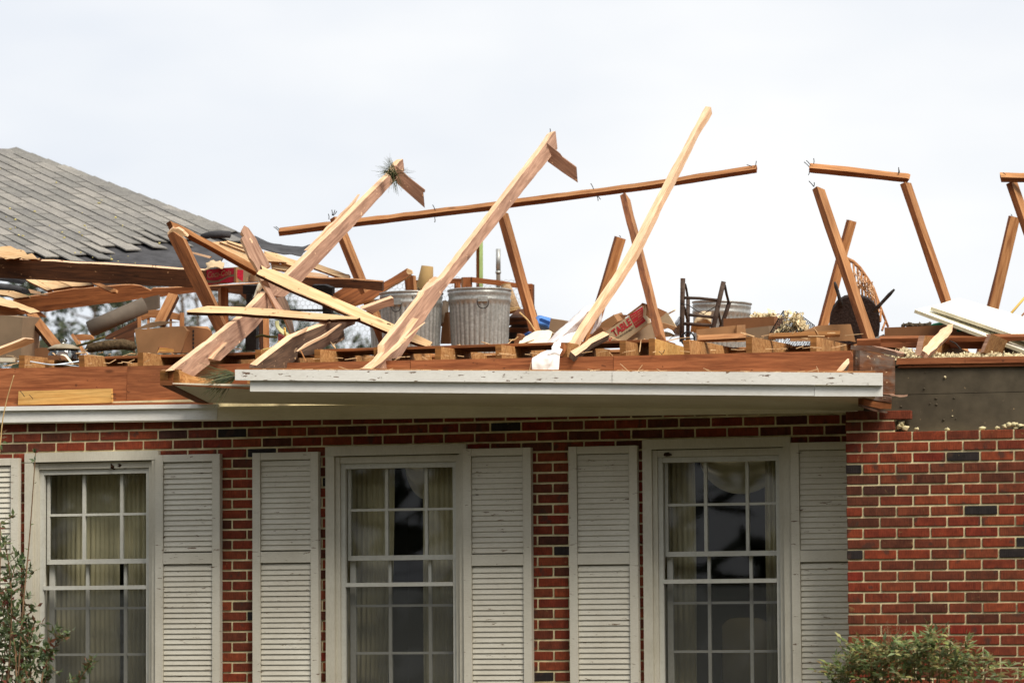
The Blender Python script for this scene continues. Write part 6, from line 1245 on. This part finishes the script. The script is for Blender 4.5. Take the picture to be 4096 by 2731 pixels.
# unseen trees added behind the viewpoint to close off low sky; windows reflect them
rn = random.Random(77); vs, fs = [], []
for k in range(42000):
    sd_ = rn.random(); x, y = (rn.uniform(-75, 95), -47+rn.uniform(-4, 4)) if sd_ < .5 else (rn.choice((-75, 92))+rn.uniform(-5, 5), rn.uniform(-47, -4)); hh = 17+3.5*noise.noise(V((x*.11, 0, 0)))+2*noise.noise(V((x*.4, 3, 0))); z = hh*rn.random()**.7
    c = V((x, y, z)); d = rv(rn)*rn.uniform(.4, .8); e = rv(rn)*rn.uniform(.4, .8); i0 = len(vs); vs += [c-d, c+e, c+d, c-e]; fs.append((i0, i0+1, i0+2, i0+3))
me = bpy.data.meshes.new('added_woods'); me.from_pydata([tuple(v) for v in vs], [], fs); me.materials.append(MAT['leaf_tree']); o = bpy.data.objects.new('added_woods', me); link(o); tag(o, 'dense unseen trees added across the road to shade the eave', 'added_woods', None, 'stuff')

# ------------------------------------------------------------------ splinters and scraps strewn over the floor edge and the band
rn = random.Random(91); vs, fs = [], []
def sliver(p, d, L, wd, th):
    d = d.normalized(); sd = d.cross(V((0, 0, 1))); sd = sd.normalized() if sd.length > .01 else V((1, 0, 0)); up = sd.cross(d); k = len(vs)
    for u, w_ in ((0, .5), (.35, 1), (1, .12)):
        for a_, b_ in ((-1, 0), (1, 0), (1, 1), (-1, 1)): vs.append(p+d*L*u+sd*wd*.5*w_*a_+up*th*b_)
    for i in (0, 4): fs.extend([(k+i+j, k+i+(j+1) % 4, k+i+4+(j+1) % 4, k+i+4+j) for j in range(4)])
    fs.extend([(k, k+3, k+2, k+1), (k+8, k+9, k+10, k+11)])
for i in range(120):
    x = rn.uniform(20, 3400); y = 1400-x*.012+rn.uniform(-16, 6); Y = rn.uniform(.42, .9)
    p = P(x, y, Y); p.z = FZ+.028+rn.uniform(0, .02)+(.02 if p.x < -1.6 else 0)
    sliver(p, V((rn.uniform(-1, 1), rn.uniform(-.6, .6), rn.gauss(.03, .12))), rn.uniform(.02, .14), rn.uniform(.004, .016), rn.uniform(.002, .007))
for i in range(70):
    x = rn.uniform(-20, 3350); p = P(x, 1466-x*.0215-3, .06); sliver(p, V((rn.uniform(-1, 1), rn.uniform(-.3, .3), rn.gauss(.02, .08))), rn.uniform(.02, .09), rn.uniform(.004, .01), .004)
for i in range(60):
    x = rn.uniform(1000, 3480); p = P(x, 1478+(x-940)*.005, -.885); sliver(p+V((0, 0, .002)), V((rn.uniform(-1, 1), 0, rn.gauss(.05, .12))), rn.uniform(.02, .07), rn.uniform(.003, .008), .003)
tag(mkobj('wood_splinters', vs, fs, 'freshplank'), 'pale wood splinters strewn along the floor edge and eave', 'splinters', None, 'stuff')
